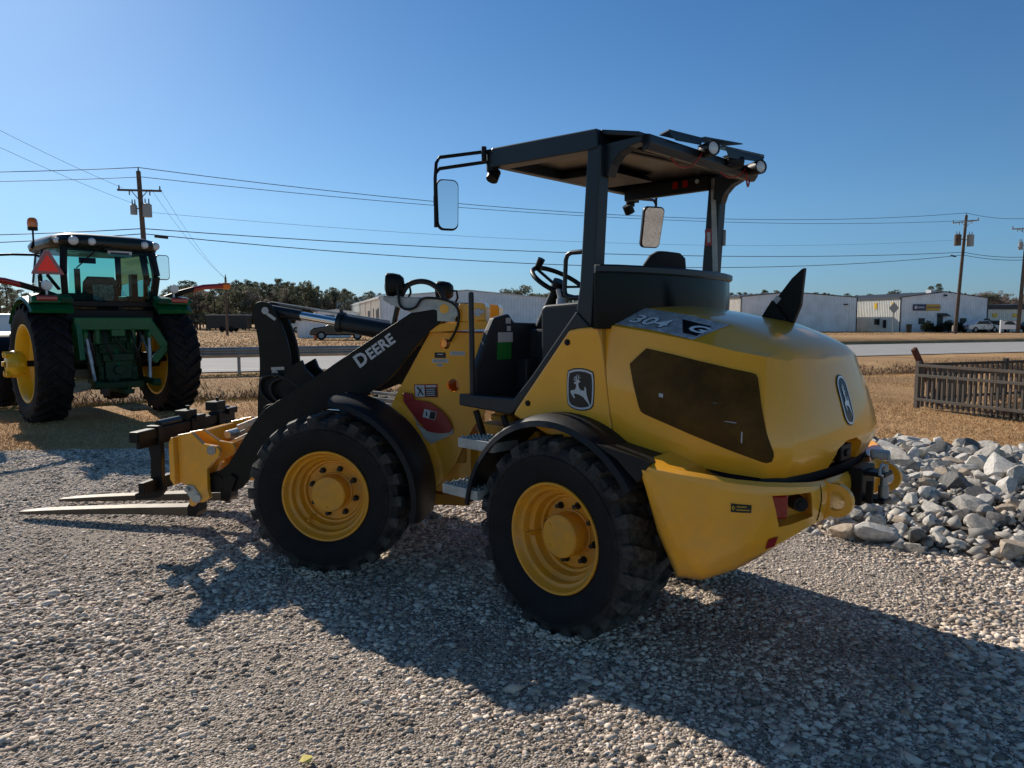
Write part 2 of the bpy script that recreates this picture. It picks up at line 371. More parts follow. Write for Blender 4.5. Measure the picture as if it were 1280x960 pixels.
for s in full:
    b,lo,m,l,u=s
    K=[tuple(2*b[i]-lo[i] for i in range(3)),b,lo,m,l,tuple(2*l[i]-m[i] for i in range(3))]
    def cr(i,t):
        p0,p1,p2,p3=K[i-1],K[i],K[i+1],K[i+2]
        return tuple(.5*((2*p1[j])+(-p0[j]+p2[j])*t+(2*p0[j]-5*p1[j]+4*p2[j]-p3[j])*t*t+(-p0[j]+3*p1[j]-3*p2[j]+p3[j])*t**3) for j in range(3))
    r=[b]+[cr(1,t) for t in(.33,.66)]+[lo]+[cr(2,t) for t in(.33,.66)]+[m]+[cr(3,t) for t in(.25,.5,.75,.92)]+[l]+[interp3(l,u,t) for t in(.25,.5,.75)]+[u]
    rows.append(r)
h.loft(rows)
# the top between the two upper creases
top=[]
ns=len(ST)
for i in range(ns):
    u=ST[i][4]; x,y,z=u
    top.append([(x,y*t,z+.022*(1-t*t)*min(1,y/.3)) for t in(1,.75,.5,.25,0,-.25,-.5,-.75,-1)])
h.loft(top)
# front closing face
f0=rows[0]; f1=rows[-1]
h.add([*f0,*[top[0][k] for k in range(1,8)],*f1[::-1]],[tuple(range(len(f0)+7+len(f1)))])
h.add([r[0] for r in rows],[tuple(range(len(rows)))])
hood=h.build('hood',M['yellow'],loader,smooth=24)
# subdivide softly while keeping the creases
# rear recess under the hood's lip
rc=MB(); rc.prism([(-.19,.86),(.19,.86),(.15,1.015),(.06,1.045),(-.06,1.045),(-.15,1.015)],'X',-1.30,-1.09)
cut(hood,rc)
hood.data.polygons.foreach_set('use_smooth',[True]*len(hood.data.polygons)); hood.data.set_sharp_from_angle(angle=R_(22))
HB=bvh_of(hood)
la=MB(); la.box((-1.11,.0,.98),(.05,.13,.075)); la.box((-1.138,.0,.98),(.015,.05,.03)); rear(la,'hood_latch',M['black'],bevel=.006)
band=MB(); n=len(full)
band.loft([[(b[0]*.99-.004,b[1]*.99,b[2]-.002),(b[0]*.992,b[1]*1.004,b[2]-.008),(b[0]*.992,b[1]*1.004,b[2]-.042),(b[0]*.96,b[1]*.96,b[2]-.05)] for b in [s[0] for s in full]])
rear(band,'hood_seal',M['plastic'],smooth=40)
under=MB(); under.prism([(s[0][0]*.92,s[0][1]*.88) for s in full],'Z',.80,.945); rear(under,'engine_bay_floor',M['black'])

# engine screen in the side of the hood, stuck on as a slightly raised dark panel
def on_left(vs,fs,mb,off=.004,mi=0,sgn=1): stick(mb,vs,fs,lambda p:(p[0],sgn*1.2,p[1]),HB,(0,-sgn,0),off,mi)
WIN=[(-.362,1.383),(-.440,1.458),(-.60,1.430),(-.93,1.366),(-.945,1.360),(-.955,1.345),(-1.050,1.050),(-1.052,1.03),(-1.045,1.008),(-1.03,1.002),(-1.01,1.005),(-.46,1.158),(-.442,1.168),(-.432,1.188)]
def hood_window(s):
    w=MB(); vs,fs=poly_fine(WIN,.03); on_left(vs,fs,w,.006,0,s)
    return w.build('engine_screen',M['window'],hood,smooth=40)
hood_window(1); hood_window(-1)
# a few scuffs and a light spot seen on the screen
for a,b,c,d in((-.88,1.16,.05,.006),(-.93,1.10,.006,.05),(-.55,1.25,.022,.02),(-.80,1.235,.03,.004)):
    sc=MB(); vs,fs=poly_fine([(a-c/2,b-d/2),(a+c/2,b-d/2+.004),(a+c/2,b+d/2),(a-c/2,b+d/2-.002)],.06); on_left(vs,fs,sc,.0085); sc.build('scuff_mark',M['steel'],hood)
# model decal on the shoulder facet
def on_top(vs,fs,mb,off=.003,mi=0): stick(mb,vs,fs,lambda p:(p[0],p[1],2.2),HB,(0,0,-1),off,mi)
DEC=[(-.20,.572),(-.20,.41),(-.30,.392),(-.735,.378),(-.655,.566)]
d=MB(); vs,fs=poly_fine(DEC,.05); on_top(vs,fs,d,.0025); d.build('model_decal',M['decal_grey'],hood,smooth=30)
DEC2=[(x,-y) for x,y in DEC]; d=MB(); vs,fs=poly_fine(DEC2,.05); on_top(vs,fs,d,.0025); d.build('model_decal',M['decal_grey'],hood,smooth=30)
def top_text(body,x0,y0,hx,bold,off,mname,name,gx=1.0,shear=.22):
    vs,fs,w=text2d(body,bold,1.0,shear); mb=MB()
    on_top([(x0-v[0]*hx*gx, y0+(1-v[1])*hx*.95) for v in vs],fs,mb,off); return mb.build(name,M[mname],hood)
top_text('304',-.282,.462,.0863,.055,.0045,'navy','model_number_outline',1.25)
top_text('304',-.2862,.4652,.080,.022,.0065,'white','model_number',1.25)
mb=MB(); vs,fs=poly_fine([(-.520,.432),(-.670,.432),(-.655,.535),(-.585,.535)],.03); on_top(vs,fs,mb,.0045); mb.build('letter_plate',M['ink'],hood)
top_text('G',-.592,.450,.066,.03,.0065,'white','model_letter',1.45)
# rear emblem
def on_rear(vs,fs,mb,off=.003,mi=0): stick(mb,vs,fs,lambda p:(-2.0,p[0],p[1]),HB,(1,0,0),off,mi)
def capsule(w,h,n=12): 
    r=w/2; return [(r*math.cos(a),h/2-r+r*math.sin(a)) for a in np.linspace(0,math.pi,n)]+[(r*math.cos(a),-h/2+r+r*math.sin(a)) for a in np.linspace(math.pi,2*math.pi,n)]
def emblem_rear():
    cz=1.222
    outer=MB(); vs,fs=poly_fine([(y,cz+z) for y,z in capsule(.125,.232)],.03); on_rear(vs,fs,outer,.004)
    e=outer.build('rear_emblem',M['ink'],hood)
    ring=MB(); a=capsule(.113,.220,20); b=capsule(.095,.202,20); n=len(a)
    on_rear([(y,cz+z) for y,z in a+b],[(i,(i+1)%n,n+(i+1)%n,n+i) for i in range(n)],ring,.006); ring.build('emblem_ring',M['white'],e)
    de=MB()
    for p in DEER:
        vs,fs=poly_fine([(-(x-.5)*-.088,cz+(y-.5)*.20) for x,y in p],.03); on_rear([(-v[0],v[1]) for v in vs],fs,de,.007)
    de.build('deer_figure',M['white'],e)
emblem_rear()
# the black upright plate standing on the hood
fl=MB(); fl.prism([(-.585,1.585),(-.735,1.555),(-.765,1.57),(-.80,1.66),(-.815,1.85),(-.800,1.845),(-.75,1.80)],'Y',-.265,-.235)
fl.box((-.66,-.25,1.575),(.14,.10,.02)); fl.prism([(-.60,1.59),(-.735,1.565),(-.735,1.60),(-.66,1.69)],'Y',-.235,-.205)
flap=rear(fl,'exhaust_deflector',M['black'],bevel=.004)
g=MB(); g.box((-.672,-.231,1.685),(.028,.004,.055),rotmat('Y',R_(-40))); g.build('label',M['label'],flap)

# ---- counterweight ------------------------------------------------
# plan outline with bottom profile
CW=[(-.545,.80,.885,.965,.632),(-.64,.815,.65,.960,.628),(-.745,.818,.468,.957,.622),(-.86,.805,.480,.955,.600),(-.98,.765,.540,.945,.555),(-1.065,.69,.605,.935,.49),(-1.125,.59,.660,.925,.41),(-1.162,.48,.70,.915,.33),(-1.178,.38,.715,.908,.26),(-1.184,.18,.73,.905,.15),(-1.184,0,.73,.905,0)]
HBOT=[(-.60,.632),(-.72,.630),(-.80,.62),(-.90,.60),(-.975,.565),(-1.03,.50),(-1.07,.41),(-1.09,.32),(-1.108,.23),(-1.12,.11),(-1.125,0)]
cwf=[]
for (x,y,zb,zt,_),(hx,hy) in zip(CW,HBOT):
    zi=.995-.105*min(1,max(0,(-hx-.6)/.35)) if hx>-.95 else .89
    zi=1.0 if hx>-.61 else (.965 if hx>-.73 else .93 if hx>-.85 else .905 if hx>-.95 else .885)
    k=(zt-zb)
    cwf.append([(hx*.985,hy*.97,zi-.02),(hx+.0,hy+.004,zi),(x+.012 if x>-1 else x+.015,y-.022,zt+.002),(x,y-.004,zt-.012),(x-.004,y,zt-.035),(x-.006,y+.004,zt-k*.35),(x,y-.006,zt-k*.65),(x+.008,y-.028,zb+k*.14),(x+.022,y-.05,zb+.03*min(1,k/.2)),(x+.05,y-.09,zb),(x+.15,y*.6,zb+.0),(x*.5-.25,y*.3,max(zb,.5))])
allr=cwf+[[(x,-y,z) for x,y,z in r] for r in cwf[-2::-1]]
c=MB(); c.loft(allr,closed=True)
for r in(allr[0],allr[-1]): c.add(r,[tuple(range(len(r)))])
cw=rear(c,'counterweight',M['yellow'],smooth=38)
# tail lamp niches
for s in(1,-1):
    N=MB()
    pl=[(-.975,.955),(-1.16,.925),(-1.175,.835),(-1.015,.815)]
    pts=[]
    # niche axis: outward diagonal direction of the corner
    q=[Vector((-1.055,.64,.885)),Vector((-1.160,.475,.882)),Vector((-1.168,.455,.775)),Vector((-1.085,.615,.752))]
    dirn=Vector((.66,-.60,0)).normalized(); 
    vs=[p-dirn*.10 for p in q]+[p+dirn*.075 for p in q]
    vs=[(v.x,s*v.y,v.z) for v in vs]
    N.add(vs,[(0,1,2,3),(7,6,5,4),(0,4,5,1),(1,5,6,2),(2,6,7,3),(3,7,4,0)])
    bm=bmesh.new()
    cut(cw,N)
cw.data.polygons.foreach_set('use_smooth',[True]*len(cw.data.polygons)); cw.data.set_sharp_from_angle(angle=R_(38))
CB=bvh_of(cw)
for s in(1,-1):
    lens=MB(); lens.box((-1.060,s*.575,.822),(.085,.05,.10),rotmat('Z',s*R_(48))); rear(lens,'tail_lamp',M['redlens'],bevel=.008)
    so=MB(); a=Vector((-1.095,s*.465,.828)); dn=Vector((-.66,s*.60,0)).normalized()
    so.cyl(a,a+dn*.055,.034,.03,n=20); so.cyl(a+dn*.03,a+dn*.06,.016,n=14); rear(so,'socket',M['black'],smooth=40)
    rf=MB(); vs,fs=poly_fine([(.665,.660),(.625,.668),(.625,.712),(.665,.704)],.05)
    stick(rf,vs,fs,lambda p:(-2.2,s*p[0],p[1]),CB,(1,0,0),.004); rear(rf,'reflector',M['redlens'])
st=MB(); vs,fs=poly_fine([(-.965,.855),(-1.030,.850),(-1.030,.818),(-.965,.820)],.03); stick(st,vs,fs,lambda p:(p[0],1.4,p[1]),CB,(0,-1,0),.004)
stk=rear(st,'dealer_sticker',M['ink'])
vs,fs,w=text2d('Quality',.02,1.0); t=MB(); stick(t,[(-.987-v[0]*.0088*1.1,.838+v[1]*.0085) for v in vs],fs,lambda p:(p[0],1.4,p[1]),CB,(0,-1,0),.006)
for x,z in((-.975,.843),(-.971,.837),(-.975,.831),(-.979,.837)):
    stick(t,[(x+.003,z),(x,z+.003),(x-.003,z),(x,z-.003)],[(0,1,2,3)],lambda p:(p[0],1.4,p[1]),CB,(0,-1,0),.006)
stick(t,[(-.985,.832),(-1.026,.830),(-1.026,.827),(-.985,.829)],[(0,1,2,3)],lambda p:(p[0],1.4,p[1]),CB,(0,-1,0),.006)
t.build('sticker_print',M['tyellow'],stk)
# rear tow lugs and hitch
for s in(1,-1):
    lug=MB(); y=s*.325; cx,cz=-1.212,.828; ro,ri=.072,.040
    A=[(cx+ro*math.cos(a),cz+ro*math.sin(a)) for a in np.linspace(R_(75),R_(285),16)]
    outer=[(-1.165,.912)]+A+[(-1.165,.735)]
    m=len(outer); inner=[(cx+ri*math.cos(a),cz+ri*math.sin(a)) for a in np.linspace(R_(35),R_(395-70+0),m)]
    inner=[]
    for p in outer:
        a=math.atan2(p[1]-cz,p[0]-cx); inner.append((cx+ri*math.cos(a),cz+ri*math.sin(a)))
    vs=[(p[0],y-.016,p[1]) for p in outer]+[(p[0],y-.016,p[1]) for p in inner]+[(p[0],y+.016,p[1]) for p in outer]+[(p[0],y+.016,p[1]) for p in inner]
    fs=[]
    for i in range(m):
        j=(i+1)%m
        fs+=[(i,j,m+j,m+i),(2*m+i,3*m+i,3*m+j,2*m+j),(i,2*m+i,2*m+j,j),(m+i,m+j,3*m+j,3*m+i)]
    lug.add(vs,fs); rear(lug,'tow_lug',M['yellow'],bevel=.004)
hc=MB(); hc.box((-1.205,0,.845),(.06,.17,.17)); hc.box((-1.27,0,.905),(.10,.11,.020)); hc.box((-1.27,0,.785),(.10,.11,.020)); hc.box((-1.27,.09,.83),(.03,.02,.1))
hitch=rear(hc,'hitch_coupler',M['black'],bevel=.006)
pn=MB(); pn.cyl((-1.30,0,.76),(-1.30,0,.945),.016,n=16); pn.tube([(-1.30,.0,.935),(-1.305,.05,.955),(-1.31,.10,.945),(-1.315,.108,.92),(-1.31,.06,.905),(-1.30,.0,.915)],.007,n=8); pn.cyl((-1.30,0,.80),(-1.30,0,.85),.022,n=16)
pn.build('hitch_pin',M['steel'],hitch,smooth=40)
wl=MB(); wl.box((-1.16,-.40,.918),(.09,.09,.04),rotmat('Z',R_(18))); rear(wl,'towing_socket_cover',M['zinc'],bevel=.01)

# seams, fasteners and hinges on the yellow bodywork
for s in(1,-1):
    sm=MB(); sm.prism([(-1.166,.74),(-1.170,.74),(-1.172,.908),(-1.168,.908)],'Y',*sorted((s*.405,s*.4085)))
    pts=[]
    for z in np.linspace(.715,.915,12):
        hh=CB.ray_cast(Vector((-2.2,s*.405,z)),Vector((1,0,0)))
        if hh[0] is not None: pts.append(hh[0])
    if len(pts)>2:
        sm=MB(); sm.tube(pts,.0035,n=6); rear(sm,'counterweight_seam',M['black'],smooth=60)
# ---- side panels in front of the hood seam --------------------------
def side_panel(s):
    p=MB(); poly=[(.012,1.537),(-.055,1.550),(-.172,1.556),(-.200,1.48),(-.272,1.02),(-.10,.98),(.15,.99),(.40,1.07),(.372,1.112)]
    y0,y1=(.50,.628) if s>0 else (-.628,-.50)
    p.prism(poly,'Y',y0,y1)
    o=rear(p,'side_panel',M['yellow'],bevel=.014,seg=3)
    for x,z in((.015,1.475),(.285,1.145)):
        b=MB(); b.cyl((x,s*.626,z),(x,s*.634,z),.016,n=16); b.cyl((x,s*.630,z),(x,s*.638,z),.009,n=6); b.build('panel_bolt',M['black'],o)
    g=MB(); Q=lambda v:((-.0705-(v[0]-.5)*.172*s),s*(.6295+.0),1.243+(v[1]-.5)*.202)
    def flat(mb,poly,off): 
        vs,fs=poly_fine(poly,.5); mb.add([(Q(v)[0],s*(.6285+off),Q(v)[2]) for v in vs],fs)
    flat(g,shield(1.06),.001); e=g.build('emblem_badge',M['ink'],o)
    r=MB(); a=shield(1.0); b2=shield(.90); k=len(a)
    r.add([(Q(v)[0],s*.6312,Q(v)[2]) for v in a+b2],[(i,(i+1)%k,k+(i+1)%k,k+i) for i in range(k)]); r.build('emblem_ring',M['label'],e)
    de=MB()
    for q in DEER: flat(de,q,.004)
    de.build('deer_figure',M['label'],e)
    return o
side_panel(1); side_panel(-1)
sm=MB()
for s in(1,-1): sm.prism([(-.166,1.553),(-.192,1.553),(-.262,1.10),(-.292,1.02),(-.262,1.02),(-.236,1.10)],'Y',s*.56,s*.6255)
rear(sm,'hood_seam',M['yellow_dull'])

# ---- canopy frame -----------------------------------------------------
def post(s):
    p=MB(); y0,y1=sorted((s*.545,s*.625))
    p.prism([(-.13,1.552),(-.150,1.86),(-.178,2.42),(-.098,2.42),(-.055,1.75),(-.035,1.632)],'Y',y0,y1)
    p.prism([(.84,1.155),(.84,1.088),(.42,1.070),(.372,1.108),(.004,1.536),(-.1295,1.552),(-.0355,1.632),(.270,1.285),(.395,1.160)],'Y',y0+.001,y1+.001)
    o=rear(p,'canopy_post',M['frame'],bevel=.008)
    gsy=sorted((s*.52,s*.585))
    gus=MB(); gus.prism([(-.14,2.30),(-.150,2.425),(-.375,2.432),(-.372,2.402),(-.31,2.392),(-.25,2.365),(-.21,2.325),(-.19,2.27)],'Y',*gsy); gus.build('gusset',M['frame'],o,bevel=.004)
    return o
PL=post(1); PR=post(-1)
lb=MB(); lb.box((-.145,-.6285,2.08),(.055,.004,.095)); lbo=rear(lb,'warning_label',M['label'],PR)
lb=MB(); lb.box((-.110,-.5405,2.08),(.05,.004,.10),rotmat('Y',R_(4))); rear(lb,'warning_label',M['red'],PR)
lb=MB(); lb.box((-.110,-.538,2.08),(.02,.004,.06),rotmat('Y',R_(4))); rear(lb,'label_print',M['label'],PR)
lb=MB(); lb.box((-.142,-.5405,2.15),(.03,.006,.55),rotmat('Y',R_(3))); rear(lb,'cable_cover',M['zinc'],PR)
rf=MB()
rf.prism([(.560,2.412),(.570,2.43),(.555,2.515),(-.155,2.493),(-.165,2.405),(-.10,2.398)],'Y',.54,.632)
rf.prism([(.560,2.412),(.570,2.43),(.555,2.515),(-.155,2.493),(-.165,2.405),(-.10,2.398)],'Y',-.632,-.54)
rf.prism([(.560,2.412),(.572,2.43),(.5545,2.5145),(.50,2.512),(.51,2.412)],'Y',-.5395,.5395)
rf.prism([(.556,2.5155),(-.156,2.4935),(-.156,2.472),(.556,2.494)],'Y',-.539,.539)
rf.prism([(-.1565,2.4935),(-.375,2.447),(-.375,2.425),(-.1565,2.470)],'Y',-.60,.60)
rf.prism([(-.372,2.447),(-.402,2.440),(-.405,2.40),(-.385,2.372),(-.355,2.372),(-.36,2.40),(-.35,2.43)],'Y',-.55,.55)
roof=rear(rf,'canopy_roof',M['frame'],bevel=.006)
hl=MB(); hl.prism([(.50,2.470),(-.15,2.448),(-.345,2.412),(-.345,2.405),(-.15,2.436),(.50,2.458)],'Y',-.537,.537); hl.build('headliner',M['brownliner'],roof)
dk=MB(); dk.prism([(.508,2.412),(.508,2.455),(.16,2.440),(.13,2.405)],'Y',-.30,.10); dk.box((.18,-.515,2.395),(.60,.04,.085)); dk.box((-.30,0,2.40),(.02,1.05,.02)); dk.bar((-.14,.5,2.425),(-.32,-.35,2.40),.03,.012); dk.build('roof_console',M['black'],roof,bevel=.006)
rl=MB()
for x in(.03,.10): rl.box((x,-.493,2.405),(.035,.006,.04))
rl.build('rocker_switch',M['redlens'],roof)
kn=MB(); kn.cyl((-.05,-.496,2.41),(-.05,-.488,2.41),.013,n=12); kn.build('knob',M['zinc'],roof)
# rear shade plates and work lamps
def plate(poly,t=.006):
    mb=MB(); n=len(poly); mb.add([(x,y,z+t) for x,y,z in poly]+poly,[tuple(range(n)),tuple(range(2*n-1,n-1,-1))]+[(i,(i+1)%n,n+(i+1)%n,n+i) for i in range(n)])
    return mb.build('lamp_shade_plate',M['frame'],roof)
plate([(-.345,.385,2.470),(-.42,.42,2.474),(-.42,.10,2.490),(-.345,.08,2.486)]); plate([(-.42,.42,2.468),(-.425,.37,2.436),(-.43,.14,2.452),(-.42,.10,2.491)],.004)
plate([(-.335,.078,2.500),(-.425,.095,2.497),(-.45,-.26,2.520),(-.36,-.22,2.520)])
plate([(-.34,-.12,2.502),(-.44,-.09,2.480),(-.47,-.48,2.492),(-.34,-.48,2.512)]); plate([(-.44,-.09,2.474),(-.445,-.12,2.43),(-.475,-.45,2.452),(-.47,-.48,2.486)],.004)
def work_lamp(x,y,z,yaw=0,par=None,lens=True,r=.04,nm='work_lamp'):
    R=Matrix.Translation((x,y,z))@Matrix.Rotation(yaw,4,'Z')
    b=MB(); b.lathe([(0,.055),(r*.7,.05),(r,.02),(r*1.05,-.03),(r*1.05,-.045),(r*.9,-.047),(r*.88,-.038)],(0,0,0),(1,0,0),n=24)
    for k in range(5): b.box((.03,0,(k-2)*r*.35),(.05,r*1.4,.006))
    o=b.build(nm,M['black'],par or roof,xf=R,smooth=40)
    if lens:
        l=MB(); l.lathe([(0,-.048),(r*.6,-.046),(r*.88,-.040)],(0,0,0),(1,0,0),n=24); l.build('lens',M['clear'],o,xf=R,smooth=40)
    return o
work_lamp(-.44,.085,2.438,R_(-24),r=.036); work_lamp(-.46,-.40,2.415,R_(-26),r=.036); work_lamp(-.42,-.22,2.43,R_(70),r=.034)
cb=MB()
def cat(p0,p1,sag,n=9): return [tuple(p0[i]+(p1[i]-p0[i])*t-(sag*4*t*(1-t) if i==2 else 0) for i in range(3)) for t in np.linspace(0,1,n)]
cb.tube(cat((-.36,.36,2.42),(-.42,.10,2.43),.09),.004,n=6); cb.tube(cat((-.37,-.10,2.41),(-.42,-.36,2.41),.06),.004,n=6); cb.tube(cat((-.41,-.39,2.40),(-.38,-.50,2.41),.075),.005,n=6)
cb.build('lamp_wire',M['red'],roof)
# mirrors
def mirror(s,bx,by,bz,mx,my,mz,w,hh,tilt,dip=2):
    a=MB(); 
    a.cyl((bx,by,bz-.055),(bx,by,bz+.055),.03,n=16); a.box((bx-.03,by-s*.01,bz),(.06,.05,.07)); a.cyl((bx,by-s*.0,bz-.10),(bx+.005,by-s*.03,bz-.05),.034,n=16)
    a.cyl((bx+.01,by+s*.05,bz-.01),(bx+.01,by+s*.05,bz+.07),.014,n=12)
    t=[(bx,by,bz+.055),(mx+.02,my+s*w*.30,mz+hh*.5+.115),(mx+.02,my+s*w*.50,mz+hh*.5+.08),(mx+.025,my+s*w*.53,mz+hh*.5),(mx+.025,my+s*w*.52,mz-hh*.45)]
    a.tube(t,.010,n=8)
    a.tube([(bx,by,bz),(mx+.02,my+s*w*.30,mz+hh*.5+.055),(mx+.02,my+s*w*.52,mz+hh*.5+.03)],.010,n=8)
    a.box((mx+.025,my+s*w*.40,mz+.02),(.02,w*.35,.05))
    arm=rear(a,'mirror_arm',M['black'],smooth=35)
    Rm=Matrix.Translation((mx,my,mz))@Matrix.Rotation(tilt,4,'Z')@Matrix.Rotation(R_(dip),4,'Y')
    sh=MB(); P=[(y,z) for y,z in rrect(w,hh,.035,6)]; P=[(y*(1+.10*z/hh),z) for y,z in P]
    sh.prism(P,'X',-.012,.022); hs=sh.build('mirror_housing',M['black'],loader,xf=Rm,bevel=.008)
    gl=MB(); gl.prism([(y*.90,z*.94) for y,z in P],'X',-.0145,-.0122); gl.build('mirror_glass',M['mirror'],hs,xf=Rm)
mirror(1,.585,.60,2.455,.745,.785,2.215,.122,.275,R_(-27))
mirror(-1,.545,-.66,2.40,.70,-1.16,2.265,.165,.30,R_(-27),-13)
# ---- glossy rear shroud and cab --------------------------------------
PX=[(-.135,.622),(-.165,.645),(-.19,.645),(-.24,.56),(-.285,.40),(-.31,.20),(-.318,0)]
PX=PX+[(x,-y) for x,y in PX[-2::-1]]
sh=MB(); sh.loft([[(x,y,1.545),(x-.004,y,1.70),(x,y,1.815)] for x,y in PX]); 
sh.loft([[(x+.05,y*.93,1.545),(x+.05,y*.93,1.815)] for x,y in PX])
shr=rear(sh,'rear_shroud',M['gloss'],smooth=30)
lp=MB(); lp.loft([[(x+.055,y*.92,1.812),(x-.006,y*1.008,1.812),(x-.014,y*1.018,1.820),(x-.014,y*1.018,1.845),(x-.004,y*1.0,1.853),(x+.055,y*.92,1.853)] for x,y in PX],closed=True,cap=True)
lp.build('shroud_lip',M['frame'],shr,smooth=30)
fl=MB(); fl.box((.33,0,1.105),(1.0,1.085,.045)); rear(fl,'cab_floor',M['black'])
ba=MB(); ba.box((-.10,0,1.34),(.05,1.08,.44)); rear(ba,'cab_back_wall',M['black'])
fw=MB(); fw.prism([(.545,1.13),(.545,1.29),(.43,1.525),(.385,1.60),(.265,1.625),(.215,1.572),(-.02,1.566),(-.08,1.60),(-.53,1.60),(-.54,1.13)],'X',.78,.83)
fwo=rear(fw,'cab_front_panel',M['grayplastic'],bevel=.012)
db=MB(); db.box((.70,-.12,1.35),(.16,.42,.36)); db.box((.74,.10,1.25),(.10,.2,.2)); db.prism([(.66,1.53),(.76,1.60),(.78,1.60),(.78,1.46),(.66,1.46)],'Y',-.30,.02); db.build('dashboard_box',M['grayplastic'],fwo,bevel=.015)
for (y,z,w,hh,mm,nm) in((.30,1.482,.125,.06,'label','info_label'),(.31,1.40,.12,.105,'green_label','green_label'),(.275,1.582,.04,.035,'label','small_label'),(.27,1.535,.03,.03,'label','small_label')):
    l=MB(); l.box((.777,y,z),(.004,w,hh)); l.build(nm,M[mm],fwo)
se=MB(); se.box((.10,-.02,1.28),(.40,.44,.30)); se.box((.12,-.02,1.47),(.46,.46,.11)); seat=rear(se,'seat_base',M['seat'],bevel=.03,seg=3)
sb=MB(); P=[]; 
for z,w,x,t in((1.50,.20,-.07,.05),(1.65,.225,-.085,.055),(1.80,.22,-.11,.05),(1.88,.20,-.13,.05),(1.93,.165,-.145,.045),(1.955,.11,-.15,.03)):
    P.append([(x+t*.9*math.cos(a)+.0,-.03+w*math.copysign(abs(math.sin(a))**.6,math.sin(a)),z) for a in np.linspace(0,2*math.pi,20,endpoint=False)])
sb.loft(P,closed=True,cap=True); rear(sb,'seat_backrest',M['seat'],seat,smooth=50)
co=MB(); co.prism([(.455,1.14),(.462,1.655),(.43,1.672),(.05,1.695),(.02,1.66),(.02,1.14)],'Y',.20,.335); rear(co,'side_console',M['grayplastic'],bevel=.02,seg=3)
jy=MB(); jy.cyl((.36,.27,1.67),(.37,.27,1.71),.03,.02,n=14); jy.cyl((.37,.27,1.71),(.385,.27,1.76),.012,n=10); rear(jy,'joystick',M['label'],smooth=40)
sw=MB(); C=Vector((.60,.0,1.815)); Rw=Matrix.Rotation(R_(-32),4,'Y')
ring=[C+(Rw@Vector((.185*math.cos(a),.185*math.sin(a),0))) for a in np.linspace(0,2*math.pi,33)]
sw.tube(ring,.015,n=10)
for a in(0.3,2.4,4.5): sw.bar(C+Rw@Vector((0,0,-.03)),C+Rw@Vector((.18*math.cos(a),.18*math.sin(a),0)),.03,.014)
sw.cyl(C+Rw@Vector((0,0,-.05)),C+Rw@Vector((0,0,.01)),.045,n=16); 
sw.cyl(C+Rw@Vector((.17,.05,0)),C+Rw@Vector((.17,.05,.07)),.02,.024,n=12)
sw.cyl(C+Rw@Vector((0,0,-.05)),(.76,0,1.50),.035,.05,n=14)
rear(sw,'steering_wheel',M['black'],smooth=40)
hd=MB(); hd.tube([(-.05,.585,1.925),(.03,.585,1.925),(.055,.585,1.915),(.066,.585,1.89),(.072,.585,1.74),(.066,.585,1.715),(.045,.585,1.70),(-.03,.585,1.70)],.012,n=10); rear(hd,'grab_handle',M['frame'],smooth=40)
gr=MB(); gr.cyl((.765,.585,1.15),(.775,.585,1.735),.016,n=14); gr.lathe([(.016,0),(.014,.01),(.0,.016)],(.775,.585,1.735),(0,0,1),n=14); rear(gr,'grab_rail',M['frame'],smooth=40)
# ---- rear chassis, steps, fenders --------------------------------------
ch=MB(); ch.box((.10,0,.76),(1.55,.52,.52)); ch.box((.9,0,.62),(.7,.40,.26)); ch.box((.60,.36,.84),(.5,.22,.26)); ch.box((.60,-.36,.84),(.5,.22,.26)); ch.box((1.2,0,.72),(.36,.22,.08)); ch.box((1.2,0,.50),(.36,.22,.08))
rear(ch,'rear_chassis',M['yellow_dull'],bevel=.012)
ar=MB(); ar.cyl((1.353,0,.40),(1.353,0,.84),.055,n=20); ar.cyl((1.353,0,.80),(1.353,0,.86),.09,n=20); rear(ar,'articulation_pin',M['steel'],smooth=40)
mt=MB(); mt.cyl((.66,.42,1.03),(.66,.42,1.088),.06,.07,n=20); mt.cyl((.66,.42,1.00),(.66,.42,1.03),.085,n=20); rear(mt,'cab_mount',M['yellow_dull'],smooth=40)
ax=MB(); ax.cyl((0,-.62,.495),(0,.62,.495),.085,n=20); ax.lathe([(.085,-.22),(.16,-.12),(.19,0),(.16,.12),(.085,.22)],(0,0,.495),(0,1,0),n=24); rear(ax,'rear_axle',M['black'],smooth=40)
def step(x0,x1,y0,y1,z,hgt):
    b=MB(); b.box(((x0+x1)/2,y1-.006,z-hgt/2),(x1-x0,.012,hgt)); b.box(((x0+x1)/2,y0+.006,z-hgt/2),(x1-x0,.012,hgt)); b.box((x0+.006,(y0+y1)/2,z-hgt/2),(.012,y1-y0-.026,hgt)); b.box((x1-.006,(y0+y1)/2,z-hgt/2),(.012,y1-y0-.026,hgt))
    k=int((x1-x0)/.028)
    for i in range(4):
        yy=y0+(i+.5)*(y1-y0)/4
        b.box(((x0+x1)/2,yy,z-.012),(x1-x0-.03,.008,.022))
        for j in range(k): b.box((x0+(j+.5)*(x1-x0)/k,yy,z+.004),(.012,.010,.012))
    rear(b,'step',M['zinc'],bevel=.002)
step(.42,.70,.56,.76,.93,.055); step(.50,.79,.60,.80,.66,.055)
sp=MB(); sp.bar((.70,.62,1.07),(.66,.60,.93),.05,.02); sp.bar((.50,.60,1.06),(.46,.58,.93),.05,.02); sp.bar((.62,.60,.9),(.70,.64,.64),.05,.02); rear(sp,'step_bracket',M['black'])
